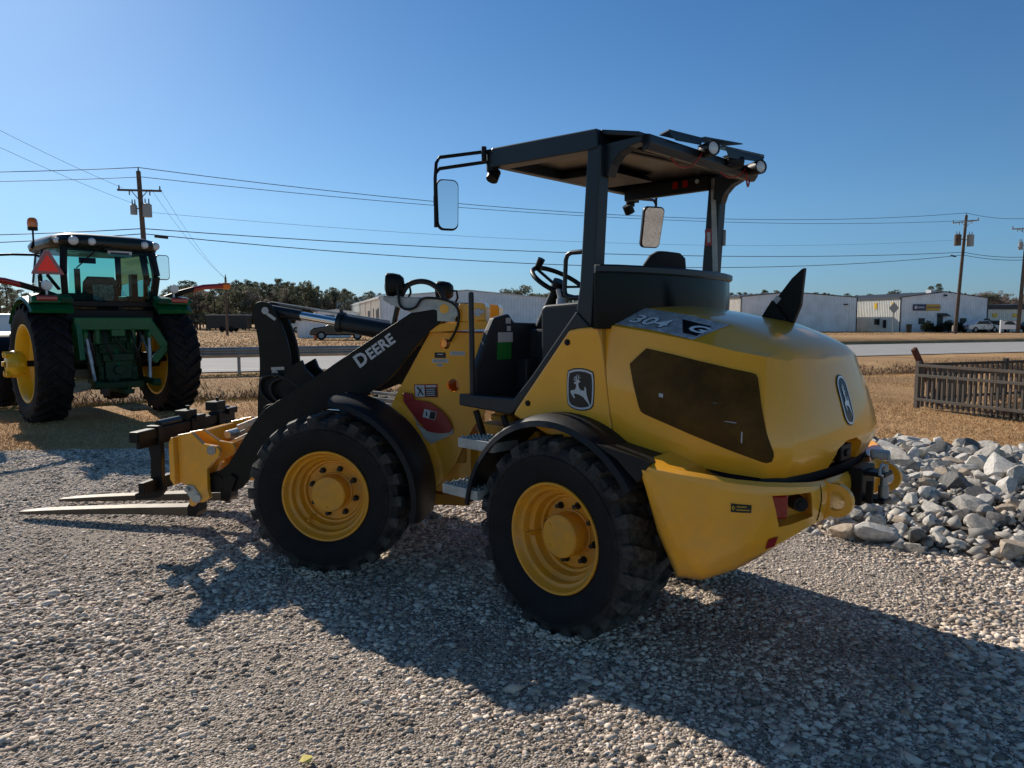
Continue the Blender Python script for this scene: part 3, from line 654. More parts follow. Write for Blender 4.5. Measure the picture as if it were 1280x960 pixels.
def fender(fr,a0,a1,name,y0=.415,y1=.815,r=.605,tail=None,s=1):
    mb=MB(); rows=[]
    for a in np.linspace(R_(a0),R_(a1),26):
        ca,sa=math.cos(a),math.sin(a)
        prof=[(r-.004,y0),(r+.014,y0),(r+.022,y0+.04),(r+.022,y1-.09),(r+.012,y1-.035),(r-.004,y1-.008),(r-.034,y1),(r-.036,y1-.012),(r-.01,y1-.028),(r-.002,y1-.06)]
        rows.append([(rr*ca,s*y,.495+rr*sa) for rr,y in prof])
    mb.loft(rows,closed=True,cap=True)
    if tail: mb.prism(tail,'Y',s*(y0+.2),s*(y1-.01)) if s>0 else mb.prism(tail,'Y',s*(y1-.01),s*(y0+.2))
    return fr(mb,name,M['plastic'],smooth=40)
TAIL=[(-.30,1.02),(-.545,.985),(-.60,.970),(-.535,.875),(-.50,.90),(-.42,.965),(-.34,1.0)]
fender(rear,8,146,'rear_fender',tail=TAIL); fender(rear,8,146,'rear_fender',tail=TAIL,s=-1)
fender(front,96,192,'front_fender',y0=.43,y1=.83,r=.610); fender(front,96,192,'front_fender',y0=.43,y1=.83,r=.610,s=-1)
# ================================================================ LOADER FRONT UNIT
tw=[(-.56,1.505),(-.34,1.12),(-.285,1.01),(-.20,.86),(-.05,.78),(.32,.72),(.32,.42),(-.55,.42),(-.72,.62),(-.80,.80),(-.86,.90),(-.93,.98),(-.95,1.10),(-.95,1.50)]
for s in(1,-1):
    t=MB(); t.prism(tw,'Y',*sorted((s*.262,s*.30)))
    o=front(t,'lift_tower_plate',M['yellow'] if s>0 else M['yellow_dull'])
    k=MB(); k.cyl((-.660,s*.2,1.430),(-.660,s*.4,1.430),.036,n=24); 
    k2=MB(); k2.cyl((-.715,s*.2,1.157),(-.715,s*.4,1.157),.043,n=24)
    cut(o,k,XF); cut(o,k2,XF)
tb=MB()
tb.prism([(-.553,1.514),(-.58,1.505),(-.955,1.530),(-.955,1.582),(-.70,1.572),(-.635,1.560)],'Y',-.352,.352)
tb.box((-.9,0,1.2),(.03,.52,.6)); tb.box((-.42,0,.60),(1.0,.50,.34)); tb.box((-.50,0,1.0),(.05,.52,.5))
front(tb,'lift_tower_top',M['yellow'],bevel=.006)
pin=MB(); pin.cyl((-.60,-.25,1.16),(-.60,.25,1.16),.03,n=16); pin.cyl((-.62,-.2,1.43),(-.62,.2,1.43),.03,n=14); pin.box((-.70,0,1.40),(.10,.1,.10)); pin.box((-.72,.1,1.15),(.05,.06,.05))
front(pin,'tower_cross_pin',M['zinc'],smooth=40)
for x0,x1,z0,z1 in((-.765,-.835,1.575,1.685),(-.845,-.940,1.583,1.690)):
    for ya,yb in((.17,.345),(-.345,-.17)):
        blk=MB(); blk.prism([(x0,z0),(x0,z1),(x0-.01,z1+.008),(x1+.012,z1+.004),(x1,z1-.012),(x1,z0)],'Y',ya,yb); front(blk,'boom_pivot_bracket',M['yellow'],bevel=.006)
bp_=MB(); bp_.cyl((-.892,.34,1.635),(-.892,.352,1.635),.026,n=20); bp_.box((-.905,.349,1.64),(.06,.008,.02)); front(bp_,'pivot_pin_keeper',M['label'])
# work-light carrier on the boom's root
gb=MB(); gb.prism([(-.262,1.738),(-.262,1.715),(-.31,1.688),(-.46,1.632),(-.625,1.583),(-.632,1.715),(-.60,1.722)],'Y',.352,.360); gb.prism([(-.262,1.738),(-.60,1.722),(-.60,1.728),(-.262,1.744)],'Y',.18,.3595)
gbr=front(gb,'lamp_bracket',M['zinc'],bevel=.003)
cp=MB(); cp.prism([(-.628,1.718),(-.628,1.580),(-.745,1.572),(-.748,1.60),(-.762,1.615),(-.768,1.65),(-.752,1.675),(-.742,1.71)],'Y',.361,.372); cpo=front(cp,'keeper_plate',mat('cream_primer_plate',(.50,.52,.44),.5,noise_amt=.1),bevel=.003)
cc=MB(); cc.cyl((-.676,.371,1.658),(-.676,.376,1.658),.030,n=22); front(cc,'pivot_pin_end',M['yellow'],cpo)
for x,z,r in((-.752,1.640,.024),(-.73,1.595,.01),(-.73,1.70,.01)):
    cc=MB(); cc.cyl((x,.371,z),(x,.377,z),r,n=20); front(cc,'keeper_bolt',M['zinc'],cpo)
def headlamp(x,y,z,sc,yaw):
    b=MB(); rings=[]
    for k,(xx,w,hh) in enumerate(((-.075,.02,.02),(-.07,.045,.05),(-.045,.066,.072),(0,.076,.082),(.04,.078,.084),(.052,.072,.078))):
        rings.append([(xx*sc,sc*w*math.copysign(abs(math.cos(a))**.7,math.cos(a)),sc*hh*math.copysign(abs(math.sin(a))**.7,math.sin(a))) for a in np.linspace(0,2*math.pi,24,endpoint=False)])
    b.loft(rings,closed=True,cap=True); R=XF@Matrix.Translation((x,y,z))@Matrix.Rotation(yaw,4,'Z')
    o=b.build('headlamp',M['black'],loader,xf=R,smooth=45)
    l=MB(); l.lathe([(0,.060),(.045*sc,.058),(.066*sc,.052)],(0,0,0),(1,0,0),n=24); l.build('lens',M['clear'],o,xf=R,smooth=40)
    st=MB(); st.cyl((0,0,-.09*sc),(0,0,-.135*sc),.014,n=10); st.box((0,0,-.135*sc),(.04,.04,.02)); st.tube([(-.07*sc,0,0),(-.11*sc,0,.0),(-.12*sc,0,-.05),(-.10*sc,0,-.10*sc)],.008,n=8); st.build('lamp_mount',M['black'],o,xf=R)
headlamp(-.318,.30,1.818,.92,R_(12)); headlamp(-.50,-.33,1.800,.88,R_(-5))
sp=MB(); sp.box((-.347,.3615,1.822),(.03,.004,.05),rotmat('Y',R_(10))); 
# boom
BO=[(-.452,1.633),(-.25,1.508),(-.044,1.375),(.184,1.229),(.404,1.091),(.50,1.035),(.58,.985),(.67,.89),(.745,.780),(.81,.68),(.872,.592),(.93,.548),(1.02,.520),(1.072,.488),(1.09,.445),(1.075,.408),(1.02,.388),(.848,.396),(.78,.425),(.70,.52),(.62,.62),(.48,.77),(.32,.90),(.14,1.0),(-.05,1.065),(-.16,1.108),(-.288,1.19),(-.36,1.265),(-.427,1.35),(-.50,1.435),(-.563,1.505),(-.655,1.575),(-.676,1.60),(-.66,1.64),(-.60,1.655)]
bm_=MB(); bm_.prism(BO,'Y',.325,.362); bm_.prism(BO,'Y',-.362,-.325)
bm_.cyl((.55,-.33,.93),(.55,.33,.93),.085,n=20); bm_.box((.30,0,1.06),(.10,.64,.14))
boom=front(bm_,'boom_arm',M['boom'],bevel=.004)
vs,fs,w=text2d('D',.03); 
def arm_text(body,x0,z0,h,dirv,m,y=.3635,bold=.035):
    vs,fs,w=text2d(body,bold,1.05); d=Vector(dirv).normalized(); u=Vector((d.y,-d.x)) if False else Vector((-d.y,d.x))
    if u.y<0: u=-u
    mb=MB(); mb.add([(x0+d.x*v[0]*h+u.x*v[1]*h,y,z0+d.y*v[0]*h+u.y*v[1]*h) for v in vs],fs); front(mb,'boom_lettering',m,boom); return w*h
dv=(-.335,.235); dl=math.hypot(*dv); dv=(dv[0]/dl,dv[1]/dl)
p0=(-.098,1.268)
w0=arm_text('D',p0[0],p0[1],.089,dv,M['label'])
arm_text('EERE',p0[0]+dv[0]*(w0+.012),p0[1]+dv[1]*(w0+.012),.074,dv,M['label'])
pk=MB()
for x,z in((.96,.455),): pk.cyl((x,.362,z),(x,.372,z),.06,n=24)
pk.prism([(.80,.50),(.84,.53),(.90,.50),(.89,.42),(.87,.40),(.845,.40)],'Y',.3635,.385)
front(pk,'boom_pin_cap',M['black'],boom,smooth=40)
# Z-bar lever
def arcpts(pts,n=5):
    out=[]
    m=len(pts)
    for i in range(m-1):
        for k in range(n):
            t=k/n; p0=pts[max(i-1,0)];p1=pts[i];p2=pts[i+1];p3=pts[min(i+2,m-1)]
            out.append(tuple(.5*((2*p1[j])+(-p0[j]+p2[j])*t+(2*p0[j]-5*p1[j]+4*p2[j]-p3[j])*t*t+(-p0[j]+3*p1[j]-3*p2[j]+p3[j])*t**3) for j in(0,1)))
    return out+[pts[-1]]
LV=arcpts([(.805,1.640),(.795,1.685),(.755,1.715),(.70,1.712),(.655,1.68),(.60,1.58),(.545,1.42),(.525,1.25),(.535,1.08),(.575,.96),(.66,.86)],3)+arcpts([(.79,.88),(.785,1.02),(.765,1.20),(.762,1.35),(.775,1.48),(.795,1.58)],3)
lv=MB(); lv.prism(LV,'Y',.055,.085); lv.prism(LV,'Y',-.085,-.055); lv.box((.66,0,1.05),(.14,.11,.2))
lever=front(lv,'bucket_lever',M['boom'],bevel=.005)
for x,z,a in((.700,1.652,35),(.640,1.205,0)):
    q=MB(); q.cyl((x,.085,z),(x,.097,z),.026,n=20); q.cyl((x,.097,z),(x,.100,z),.006,n=8); d=Vector((math.cos(R_(a)),0,-math.sin(R_(a))))
    q.box((x-.02*d.x-.028*math.sin(R_(a)),.0885,z-.035 if a else z+.035),(.10,.007,.022),rotmat('Y',R_(a*-1.0+ (0 if a else 3))))
    front(q,'lever_pin_keeper',M['steel'],lever)
mtb=MB(); mtb.prism([(.60,1.12),(.52,1.25),(.425,1.302),(.40,1.24),(.345,1.19),(.30,1.10),(.36,1.0),(.55,.98)],'Y',.095,.125); mtb.prism([(.60,1.12),(.52,1.25),(.425,1.302),(.40,1.24),(.345,1.19),(.30,1.10),(.36,1.0),(.55,.98)],'Y',-.125,-.095)
front(mtb,'lever_bracket',M['boom'],boom)
cy=MB(); A=Vector((.70,0,1.655)); Bv=Vector((-.66,0,1.425)); dd=(Bv-A)
P=lambda t:A+dd*t
cy.cyl(P(.385),P(1.0),.064,n=28); cy.cyl(P(.375),P(.40),.078,n=28); cy.cyl(P(0),P(.165),.040,n=22); cy.box(P(.39)+Vector((0,0,.07)),(.018,.03,.05)); cy.box(P(.46)+Vector((0,.064,0)),(.06,.003,.02))
tc=front(cy,'tilt_cylinder',M['frame'],smooth=40)
rd=MB(); rd.cyl(P(.16),P(.385),.030,n=22); front(rd,'cylinder_rod',M['chrome'],tc,smooth=40)
tr_=MB(); tr_.cyl((.76,-.11,1.715),(-.15,-.11,1.575),.008,n=8); front(tr_,'level_indicator_rod',M['zinc'],tc)
HS=[]
HS.append(([(.635,.10,.98),(.70,.105,1.02),(.745,.108,1.08),(.735,.11,1.16),(.66,.112,1.195),(.56,.115,1.18),(.46,.115,1.12)],.013,8))
HS.append(([(.60,.11,1.0),(.655,.112,1.05),(.665,.112,1.12),(.61,.114,1.165),(.54,.115,1.17),(.45,.117,1.10)],.013,8))
HS.append(([(-.315,.30,1.56),(-.345,.30,1.68),(-.40,.30,1.80),(-.47,.29,1.836),(-.55,.28,1.83),(-.62,.27,1.78),(-.655,.26,1.70)],.018,10))
HS.append(([(-.36,.365,1.80),(-.37,.37,1.74),(-.385,.38,1.68),(-.43,.385,1.655),(-.49,.385,1.67),(-.53,.383,1.72),(-.60,.382,1.728),(-.70,.382,1.71),(-.76,.382,1.67),(-.775,.38,1.60),(-.75,.37,1.52),(-.71,.34,1.46),(-.68,.30,1.44)],.0085,8))
HS.append(([(-.315,.30,1.56),(-.30,.29,1.50),(-.28,.27,1.44)],.02,8))
for pth,rad,nn in HS:
    hs=MB(); hs.hose(pth,rad,nn); front(hs,'hydraulic_hose',M['hose'],smooth=60)
# lift cylinders
for s in(1,-1):
    lc=MB(); a=Vector((-.52,s*.225,.90)); b=Vector((.20,s*.285,.985)); d=b-a
    lc.cyl(a,a+d*.62,.042,n=20); lc.cyl(a+d*.60,a+d*.64,.05,n=20); lc.box((-.40,s*.235,1.00),(.16,.03,.03)); 
    o=front(lc,'lift_cylinder',M['zinc'],smooth=40); r=MB(); r.cyl(a+d*.62,b,.026,n=16); front(r,'cylinder_rod',M['chrome'],o,smooth=40)
for i,(dy,z0) in enumerate(((.315,1.075),(.325,1.035),(.31,1.0))):
    pp=MB(); dy-=.09; pp.tube([(-.50,dy,z0-.03),(-.34,dy,z0+.0),(-.12,dy,z0+.02)],.012,n=8); pp.cyl((-.36,dy,z0-.004),(-.30,dy,z0+.006),.019,n=6); front(pp,'hydraulic_pipe',M['zinc'],smooth=40)
# chassis, axle
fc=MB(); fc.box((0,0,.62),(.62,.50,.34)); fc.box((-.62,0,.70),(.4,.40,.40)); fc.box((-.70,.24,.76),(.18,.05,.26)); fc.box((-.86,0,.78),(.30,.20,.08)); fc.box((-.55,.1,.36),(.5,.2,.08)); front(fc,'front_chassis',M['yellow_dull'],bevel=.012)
fa=MB(); fa.cyl((0,-.62,.495),(0,.62,.495),.085,n=20); fa.lathe([(.085,-.22),(.16,-.12),(.19,0),(.16,.12),(.085,.22)],(0,0,.495),(0,1,0),n=24); front(fa,'front_axle',M['black'],smooth=40)
# red locking bar on the tower
rc=MB(); rc.prism(arcpts([(-.38,1.10),(-.40,1.108),(-.43,1.098),(-.455,1.062),(-.50,1.055),(-.555,1.045),(-.63,1.0),(-.685,.94),(-.71,.885),(-.70,.852),(-.67,.845),(-.62,.842),(-.545,.855),(-.50,.90),(-.43,.985),(-.385,1.05)],3),'Y',.318,.338)
rc.box((-.42,.328,1.075),(.055,.035,.04),rotmat('Y',R_(20)))
rco=front(rc,'boom_lock_bar',M['red'],bevel=.003)
gt=MB(); gt.prism([(-.46,.90),(-.50,.876),(-.56,.85),(-.65,.842),(-.68,.872),(-.715,.875),(-.715,.835),(-.64,.80),(-.565,.765),(-.53,.79)],'Y',.302,.317); gt.cyl((-.685,.317,.868),(-.685,.33,.868),.014,n=10); front(gt,'lock_bar_bracket',M['zinc'],bevel=.002)
wb=MB()
for x in np.linspace(-.40,-.555,16): pass
wb.cyl((-.405,.30,1.035),(-.52,.31,.80),.006,n=6); front(wb,'retaining_cable',M['zinc'])
def sign(cx,cz,w,hh,rot,y,par,parts,border='red'):
    R=Matrix.Translation((cx,y,cz))@Matrix.Rotation(rot,4,'Y')
    o=MB().box((0,0,0),(w,.003,hh)).build('warning_sign',M[border],par,xf=XF@R)
    for x0,x1,z0,z1,mm,nm in parts:
        MB().box(((x0+x1)/2*w,.0022,(z0+z1)/2*hh),((x1-x0)*w,.0012,(z1-z0)*hh)).build(nm,M[mm],o,xf=XF@R)
    return o,R
s1,R1=sign(-.530,1.118,.16,.088,R_(2),.303,loader,[(.06,.46,-.44,.44,'label','pictogram_panel'),(-.46,.03,-.44,.22,'ink','text_panel'),(-.44,.0,.27,.42,'label','heading_bar')])
pg=MB(); pg.add([(x*.16,.0032,z*.088) for x,z in((.40,.30),(.33,.33),(.20,.05),(.10,-.30),(.16,-.34),(.24,-.10),(.36,.18))],[(0,1,2,3,4,5,6)]); pg.add([(x*.16,.0032,z*.088) for x,z in((.14,.30),(.19,.26),(.38,-.34),(.33,-.36))],[(0,1,2,3)]); pg.build('pictogram',M['ink'],s1,xf=XF@R1)
tx=MB()
for i in range(4): tx.box((-.20*.16,.0034,(.12-.15*i)*.088),(.06,.0006,.005))
tx.build('text_lines',M['label'],s1,xf=XF@R1)
s2,R2=sign(-.563,.965,.085,.055,R_(-14),.340,rco,[(.02,.47,-.44,.44,'label','pictogram_panel'),(-.46,-.02,-.44,.44,'ink','text_panel')],'label')
pg=MB(); pg.add([(x*.085,.0032,z*.055) for x,z in((.30,.3),(.36,.2),(.24,-.32),(.14,-.1))],[(0,1,2,3)]); pg.build('pictogram',M['ink'],s2,xf=XF@R2)
for cx,cz,w,hh,mm in((-.628,1.355,.075,.036,'ink'),(-.628,1.318,.11,.024,'label'),(-.625,1.290,.04,.018,'label'),(-.745,1.368,.10,.026,'label')):
    o=MB().box((cx,.3015,cz),(w,.003,hh)).build('data_plate',M[mm],loader,xf=XF)
    if mm=='ink': MB().box((cx,.3035,cz+.006),(w*.5,.0008,.006)).build('text_lines',M['label'],o,xf=XF)
    else:
        t=MB(); 
        for k in range(2): t.box((cx,.3035,cz-.004+.008*k),(w*.8,.0006,.002))
        t.build('text_lines',M['ink'],o,xf=XF)
# ---- quick hitch and pallet forks ------------------------------------------
def fxz(pts,s=1): return pts
SP=[(1.225,.795),(1.285,.80),(1.215,.81)]
XQ=XF@Matrix.Translation((-.085,0,0))
def fq(mb,name,m,parent=None,**k): return mb.build(name,m,parent or loader,xf=XQ,**k)
qh=MB()
side=[(1.285,.800),(1.18,.820),(1.10,.742),(1.00,.728),(.975,.70),(.985,.655),(1.03,.62),(1.075,.565),(1.075,.42),(1.06,.365),(1.11,.335),(1.165,.330),(1.19,.30),(1.215,.31),(1.215,.44),(1.285,.47)]
for y0,y1 in((.385,.425),(-.425,-.385)): qh.prism(side,'Y',y0,y1)
for y0,y1 in((.255,.29),(-.29,-.255)): qh.prism([(1.285,.80),(1.18,.82),(1.06,.742),(.96,.728),(.94,.70),(.95,.655),(1.05,.60),(1.10,.50),(1.285,.47)],'Y',y0,y1)
qh.prism([(1.288,.79),(1.31,.785),(1.325,.74),(1.325,.50),(1.30,.46),(1.286,.46)],'Y',.15,.47); qh.prism([(1.288,.79),(1.31,.785),(1.325,.74),(1.325,.50),(1.30,.46),(1.286,.46)],'Y',-.47,-.15)
qh.box((1.27,0,.74),(.05,.84,.10)); qh.box((1.20,0,.48),(.10,.76,.08))
quick=fq(qh,'quick_hitch',M['yellow'],bevel=.006)
kp=MB(); kp.prism([(1.215,.455),(1.235,.44),(1.235,.41),(1.19,.345),(1.165,.332),(1.135,.338),(1.12,.36),(1.125,.385),(1.175,.45)],'Y',.4255,.435); kp.cyl((1.212,.435,.425),(1.212,.46,.425),.016,n=10); kp.cyl((1.15,.435,.365),(1.15,.443,.365),.03,n=20); fq(kp,'locking_pin_plate',M['zinc'],quick,bevel=.002)
hp=MB(); hp.cyl((1.035,.4255,.700),(1.035,.432,.700),.032,n=24); hp.cyl((1.035,.432,.70),(1.035,.436,.70),.018,n=8); fq(hp,'pivot_pin_end',M['steel'],quick,smooth=40)
tl=MB(); tl.bar((.95,.06,.80),(.70,.06,.90),.05,.045); tl.bar((1.03,.0,.70),(.68,.0,.88),.06,.06); tl.cyl((1.0,-.10,.76),(1.0,.14,.76),.03,n=14); tl.bar((.96,.16,.705),(.75,.16,.80),.03,.03); front(tl,'tilt_link',M['steel'],quick,bevel=.004)
# carriage
cr=MB(); CX=1.40
cr.box((CX,0,.805),(.07,1.20,.070)); cr.box((CX-.01,0,.745),(.03,1.15,.05)); cr.box((CX,0,.44),(.045,1.10,.09))
for s in(1,-1):
    cr.prism([(CX+.055,.78),(CX-.05,.80),(CX-.055,.66),(CX-.05,.50),(CX-.065,.40),(CX-.02,.345),(CX+.06,.335),(CX+.16,.325),(CX+.165,.365),(CX+.07,.405),(CX+.035,.47),(CX+.03,.62)],'Y',*sorted((s*.40,s*.355)))
for y in(.38,-.02,-.38): cr.box((CX,y,.805),(.095,.05,.10))
pf=front(cr,'pallet_fork_carriage',M['black'],bevel=.006)
en=MB(); en.box((CX,.602,.800),(.062,.006,.062)); en.build('bar_end_cap',M['boom'],pf,xf=XF)
for ya,yb in((.10,.34),(-.36,-.56)):
    tube=MB(); tube.cyl((CX,ya,.858),(CX,yb,.858),.028,n=16); front(tube,'carriage_roller',M['frame'],pf,smooth=40)
for y,z in((-.02,.905),(-.42,.925)):
    b=MB(); b.box((CX+.02,y,z-.025),(.10,.13,.07)); b.cyl((CX+.02,y-.03,z+.01),(CX+.02,y-.03,z+.03),.012,n=10); b.box((CX+.02,y-.03,z+.034),(.035,.02,.01)); front(b,'carriage_stop_block',M['boom'],pf,bevel=.006)
def tine(yh,yt):
    t=MB(); hx,tx=1.45,2.93; L=[]
    for k,(u,w,zt,zb) in enumerate(((-.055,.06,.175,.10),(0,.06,.165,.095),(.35,.06,.138,.085),(.75,.058,.098,.060),(.93,.052,.075,.046),(1.0,.028,.062,.044))):
        x=hx+(tx-hx)*u; y=yh+(yt-yh)*u; L.append([(x,y-w,zb),(x,y+w,zb),(x,y+w,zt),(x,y-w,zt)])
    t.loft(L,closed=True,cap=True); o=front(t,'fork_tine',M['fork'],pf,bevel=.004)
    b=MB(); b.prism([(1.37,.86),(1.42,.86),(1.415,.30),(1.43,.20),(1.455,.168),(1.455,.094),(1.39,.09),(1.365,.13)],'Y',yh-.062,yh+.062); b.box((CX+.0,yh,.845),(.11,.13,.05)); front(b,'fork_shank',M['black'],o,bevel=.006)
tine(-.10,-.085); tine(-.56,-.49)
# ================================================================ GROUND, ROAD, SKY
def noise_mat(name,stops,scale,rough=.95,detail=8,bump=.3,bdist=.03,scale2=None,mixcol=None,spec=.2,bscale=None):
    m=bpy.data.materials.new(name); m.use_nodes=True; nt=m.node_tree;N=nt.nodes;L=nt.links; b=N['Principled BSDF']
    b.inputs['Roughness'].default_value=rough; b.inputs['Specular IOR Level'].default_value=spec
    tc=N.new('ShaderNodeTexCoord'); nz=N.new('ShaderNodeTexNoise'); nz.inputs['Scale'].default_value=scale; nz.inputs['Detail'].default_value=detail; nz.inputs['Roughness'].default_value=.7
    L.new(tc.outputs['Object'],nz.inputs['Vector']); cr=N.new('ShaderNodeValToRGB'); el=cr.color_ramp.elements
    for i,(p,c) in enumerate(stops):
        e=el[i] if i<2 else el.new(p); e.position=p; e.color=(*c,1)
    L.new(nz.outputs['Fac'],cr.inputs['Fac']); col=cr.outputs['Color']
    if scale2:
        n2=N.new('ShaderNodeTexNoise'); n2.inputs['Scale'].default_value=scale2; n2.inputs['Detail'].default_value=5; L.new(tc.outputs['Object'],n2.inputs['Vector'])
        mr=N.new('ShaderNodeMapRange'); mr.inputs['From Min'].default_value=.48; mr.inputs['From Max'].default_value=.66; L.new(n2.outputs['Fac'],mr.inputs['Value'])
        mx=N.new('ShaderNodeMix'); mx.data_type='RGBA'; L.new(mr.outputs[0],mx.inputs['Factor']); L.new(col,mx.inputs['A']); mx.inputs['B'].default_value=(*mixcol,1); 
        sc=N.new('ShaderNodeMath'); sc.operation='MULTIPLY'; sc.inputs[1].default_value=.75; L.new(mr.outputs[0],sc.inputs[0]); L.new(sc.outputs[0],mx.inputs['Factor']); col=mx.outputs['Result']
    L.new(col,b.inputs['Base Color'])
    if bump:
        n3=N.new('ShaderNodeTexNoise'); n3.inputs['Scale'].default_value=bscale or scale*4; n3.inputs['Detail'].default_value=6; L.new(tc.outputs['Object'],n3.inputs['Vector'])
        bp=N.new('ShaderNodeBump'); bp.inputs['Strength'].default_value=bump; bp.inputs['Distance'].default_value=bdist; L.new(n3.outputs['Fac'],bp.inputs['Height']); L.new(bp.outputs['Normal'],b.inputs['Normal'])
    return m
G_FIELD=noise_mat('dry_grass_ground',[(.25,(.33,.18,.08)),(.5,(.52,.31,.145)),(.62,(.60,.385,.19)),(.8,(.42,.245,.11))],1.3,scale2=.16,mixcol=(.27,.165,.08),bump=.6,bdist=.05,bscale=22)
G_GRAV=bpy.data.materials.new('gravel_bed'); G_GRAV.use_nodes=True
def _grav(m):
    nt=m.node_tree;N=nt.nodes;L=nt.links;b=N['Principled BSDF']; b.inputs['Roughness'].default_value=.9; b.inputs['Specular IOR Level'].default_value=.25
    tc=N.new('ShaderNodeTexCoord'); v=N.new('ShaderNodeTexVoronoi'); v.inputs['Scale'].default_value=95; L.new(tc.outputs['Object'],v.inputs['Vector'])
    cr=N.new('ShaderNodeValToRGB'); e=cr.color_ramp.elements; e[0].position=.0;e[0].color=(.13,.108,.086,1); e[1].position=1; e[1].color=(.78,.67,.56,1)
    x=e.new(.5); x.color=(.40,.335,.275,1); x=e.new(.8); x.color=(.52,.44,.365,1)
    sep=N.new('ShaderNodeSeparateColor'); L.new(v.outputs['Color'],sep.inputs[0]); L.new(sep.outputs[0],cr.inputs['Fac']); 
    n=N.new('ShaderNodeTexNoise'); n.inputs['Scale'].default_value=.8; n.inputs['Detail'].default_value=6; L.new(tc.outputs['Object'],n.inputs['Vector'])
    mx=N.new('ShaderNodeMix'); mx.data_type='RGBA'; mx.blend_type='MULTIPLY'; mx.inputs['Factor'].default_value=.6
    L.new(cr.outputs['Color'],mx.inputs['A']); c2=N.new('ShaderNodeValToRGB'); c2.color_ramp.elements[0].position=.35; c2.color_ramp.elements[0].color=(.55,.52,.5,1); c2.color_ramp.elements[1].position=.65; L.new(n.outputs['Fac'],c2.inputs['Fac']); L.new(c2.outputs['Color'],mx.inputs['B']); L.new(mx.outputs['Result'],b.inputs['Base Color'])
    bp=N.new('ShaderNodeBump'); bp.invert=True; bp.inputs['Strength'].default_value=1; bp.inputs['Distance'].default_value=.008; L.new(v.outputs['Distance'],bp.inputs['Height']); L.new(bp.outputs['Normal'],b.inputs['Normal'])
_grav(G_GRAV)
def island_mat(name,stops,rough=.85,hue=None,spec=.35,bump=0,nsc=.9,lowc=.62):
    m=bpy.data.materials.new(name); m.use_nodes=True; nt=m.node_tree;N=nt.nodes;L=nt.links;b=N['Principled BSDF']; b.inputs['Roughness'].default_value=rough; b.inputs['Specular IOR Level'].default_value=spec
    g=N.new('ShaderNodeNewGeometry'); cr=N.new('ShaderNodeValToRGB'); el=cr.color_ramp.elements
    for i,(p,c) in enumerate(stops):
        e=el[i] if i<2 else el.new(p); e.position=p; e.color=(*c,1)
    L.new(g.outputs['Random Per Island'],cr.inputs['Fac'])
    tc=N.new('ShaderNodeTexCoord'); n=N.new('ShaderNodeTexNoise'); n.inputs['Scale'].default_value=nsc; n.inputs['Detail'].default_value=7; n.inputs['Roughness'].default_value=.65; L.new(tc.outputs['Object'],n.inputs['Vector'])
    c2=N.new('ShaderNodeValToRGB'); c2.color_ramp.elements[0].position=.36; c2.color_ramp.elements[0].color=(lowc,lowc*.96,lowc*.93,1); c2.color_ramp.elements[1].position=.54; L.new(n.outputs['Fac'],c2.inputs['Fac'])
    mx=N.new('ShaderNodeMix'); mx.data_type='RGBA'; mx.blend_type='MULTIPLY'; mx.inputs['Factor'].default_value=.55; L.new(cr.outputs['Color'],mx.inputs['A']); L.new(c2.outputs['Color'],mx.inputs['B']); L.new(mx.outputs['Result'],b.inputs['Base Color'])
    return m
def sheet(name,pts,z,m,kind='structure'):
    mb=MB(); mb.add([(x,y,z) for x,y in pts],[tuple(range(len(pts)))]); o=mb.build(name,m); return tag(o,kind=kind)
def np_mesh(name,V,F,m):
    """V (n,3), F (m,k) numpy"""
    me=bpy.data.meshes.new(name); k=F.shape[1]
    me.vertices.add(len(V)); me.vertices.foreach_set('co',V.astype(np.float32).ravel())
    me.loops.add(F.size); me.loops.foreach_set('vertex_index',F.astype(np.int32).ravel())
    me.polygons.add(len(F)); me.polygons.foreach_set('loop_start',np.arange(0,F.size,k,dtype=np.int32)); me.polygons.foreach_set('loop_total',np.full(len(F),k,np.int32))
    me.materials.append(m); me.update(calc_edges=True); me.validate()
    return link(bpy.data.objects.new(name,me))
# --- far ground: gently uneven near, flat far
def field_h(x,y):
    d=0
    d-=.22*math.exp(-((y-(16.2+.40*x))/1.6)**2)*(1 if True else 0)   # shallow ditch before the road
    return d
gx=[-1500,-500,-160,-80]+list(np.arange(-40,60.1,1.25))+[80,160,500,1500]; gy=[-400,-60,-8]+list(np.arange(7,48,1.0))+[60,80,120,200,500,1600]
V=[];Fq=[]
for y in gy:
    for x in gx:
        z=0
        if 9<y<46 and -40<x<60:
            c=y-.40*x
            z+=-.30*math.exp(-((c-19.0)/1.5)**2)+.035*noise.noise(Vector((x*.5,y*.5,0)))*(1 if 10<c<21 else .3)
            if c>41: z+=0
        z-=.012
        V.append((x,y,z))
nx=len(gx)
for j in range(len(gy)-1):
    for i in range(nx-1): Fq.append((j*nx+i,j*nx+i+1,(j+1)*nx+i+1,(j+1)*nx+i))
gmb=MB(); gmb.add(V,Fq); ground=tag(gmb.build('ground',G_FIELD,smooth=180),kind='structure')
GRAV=[(-30,9.3),(-12,8.75),(-6.2,8.65),(-4.0,8.85),(0,9.3),(4.2,9.5),(5.2,8.6),(6.8,7.6),(9,6.6),(22,3.5),(22,-14),(-30,-14)]
gravel=sheet('gravel_yard',GRAV,.002,G_GRAV)
def inside(px,py,poly):
    c=np.zeros(px.shape,bool); n=len(poly)
    for i in range(n):
        x0,y0=poly[i];x1,y1=poly[(i+1)%n]
        cond=((y0>py)!=(y1>py)); t=(x1-x0)*(py-y0)/((y1-y0) if y1!=y0 else 1e-9)+x0
        c^=cond&(px<t)
    return c
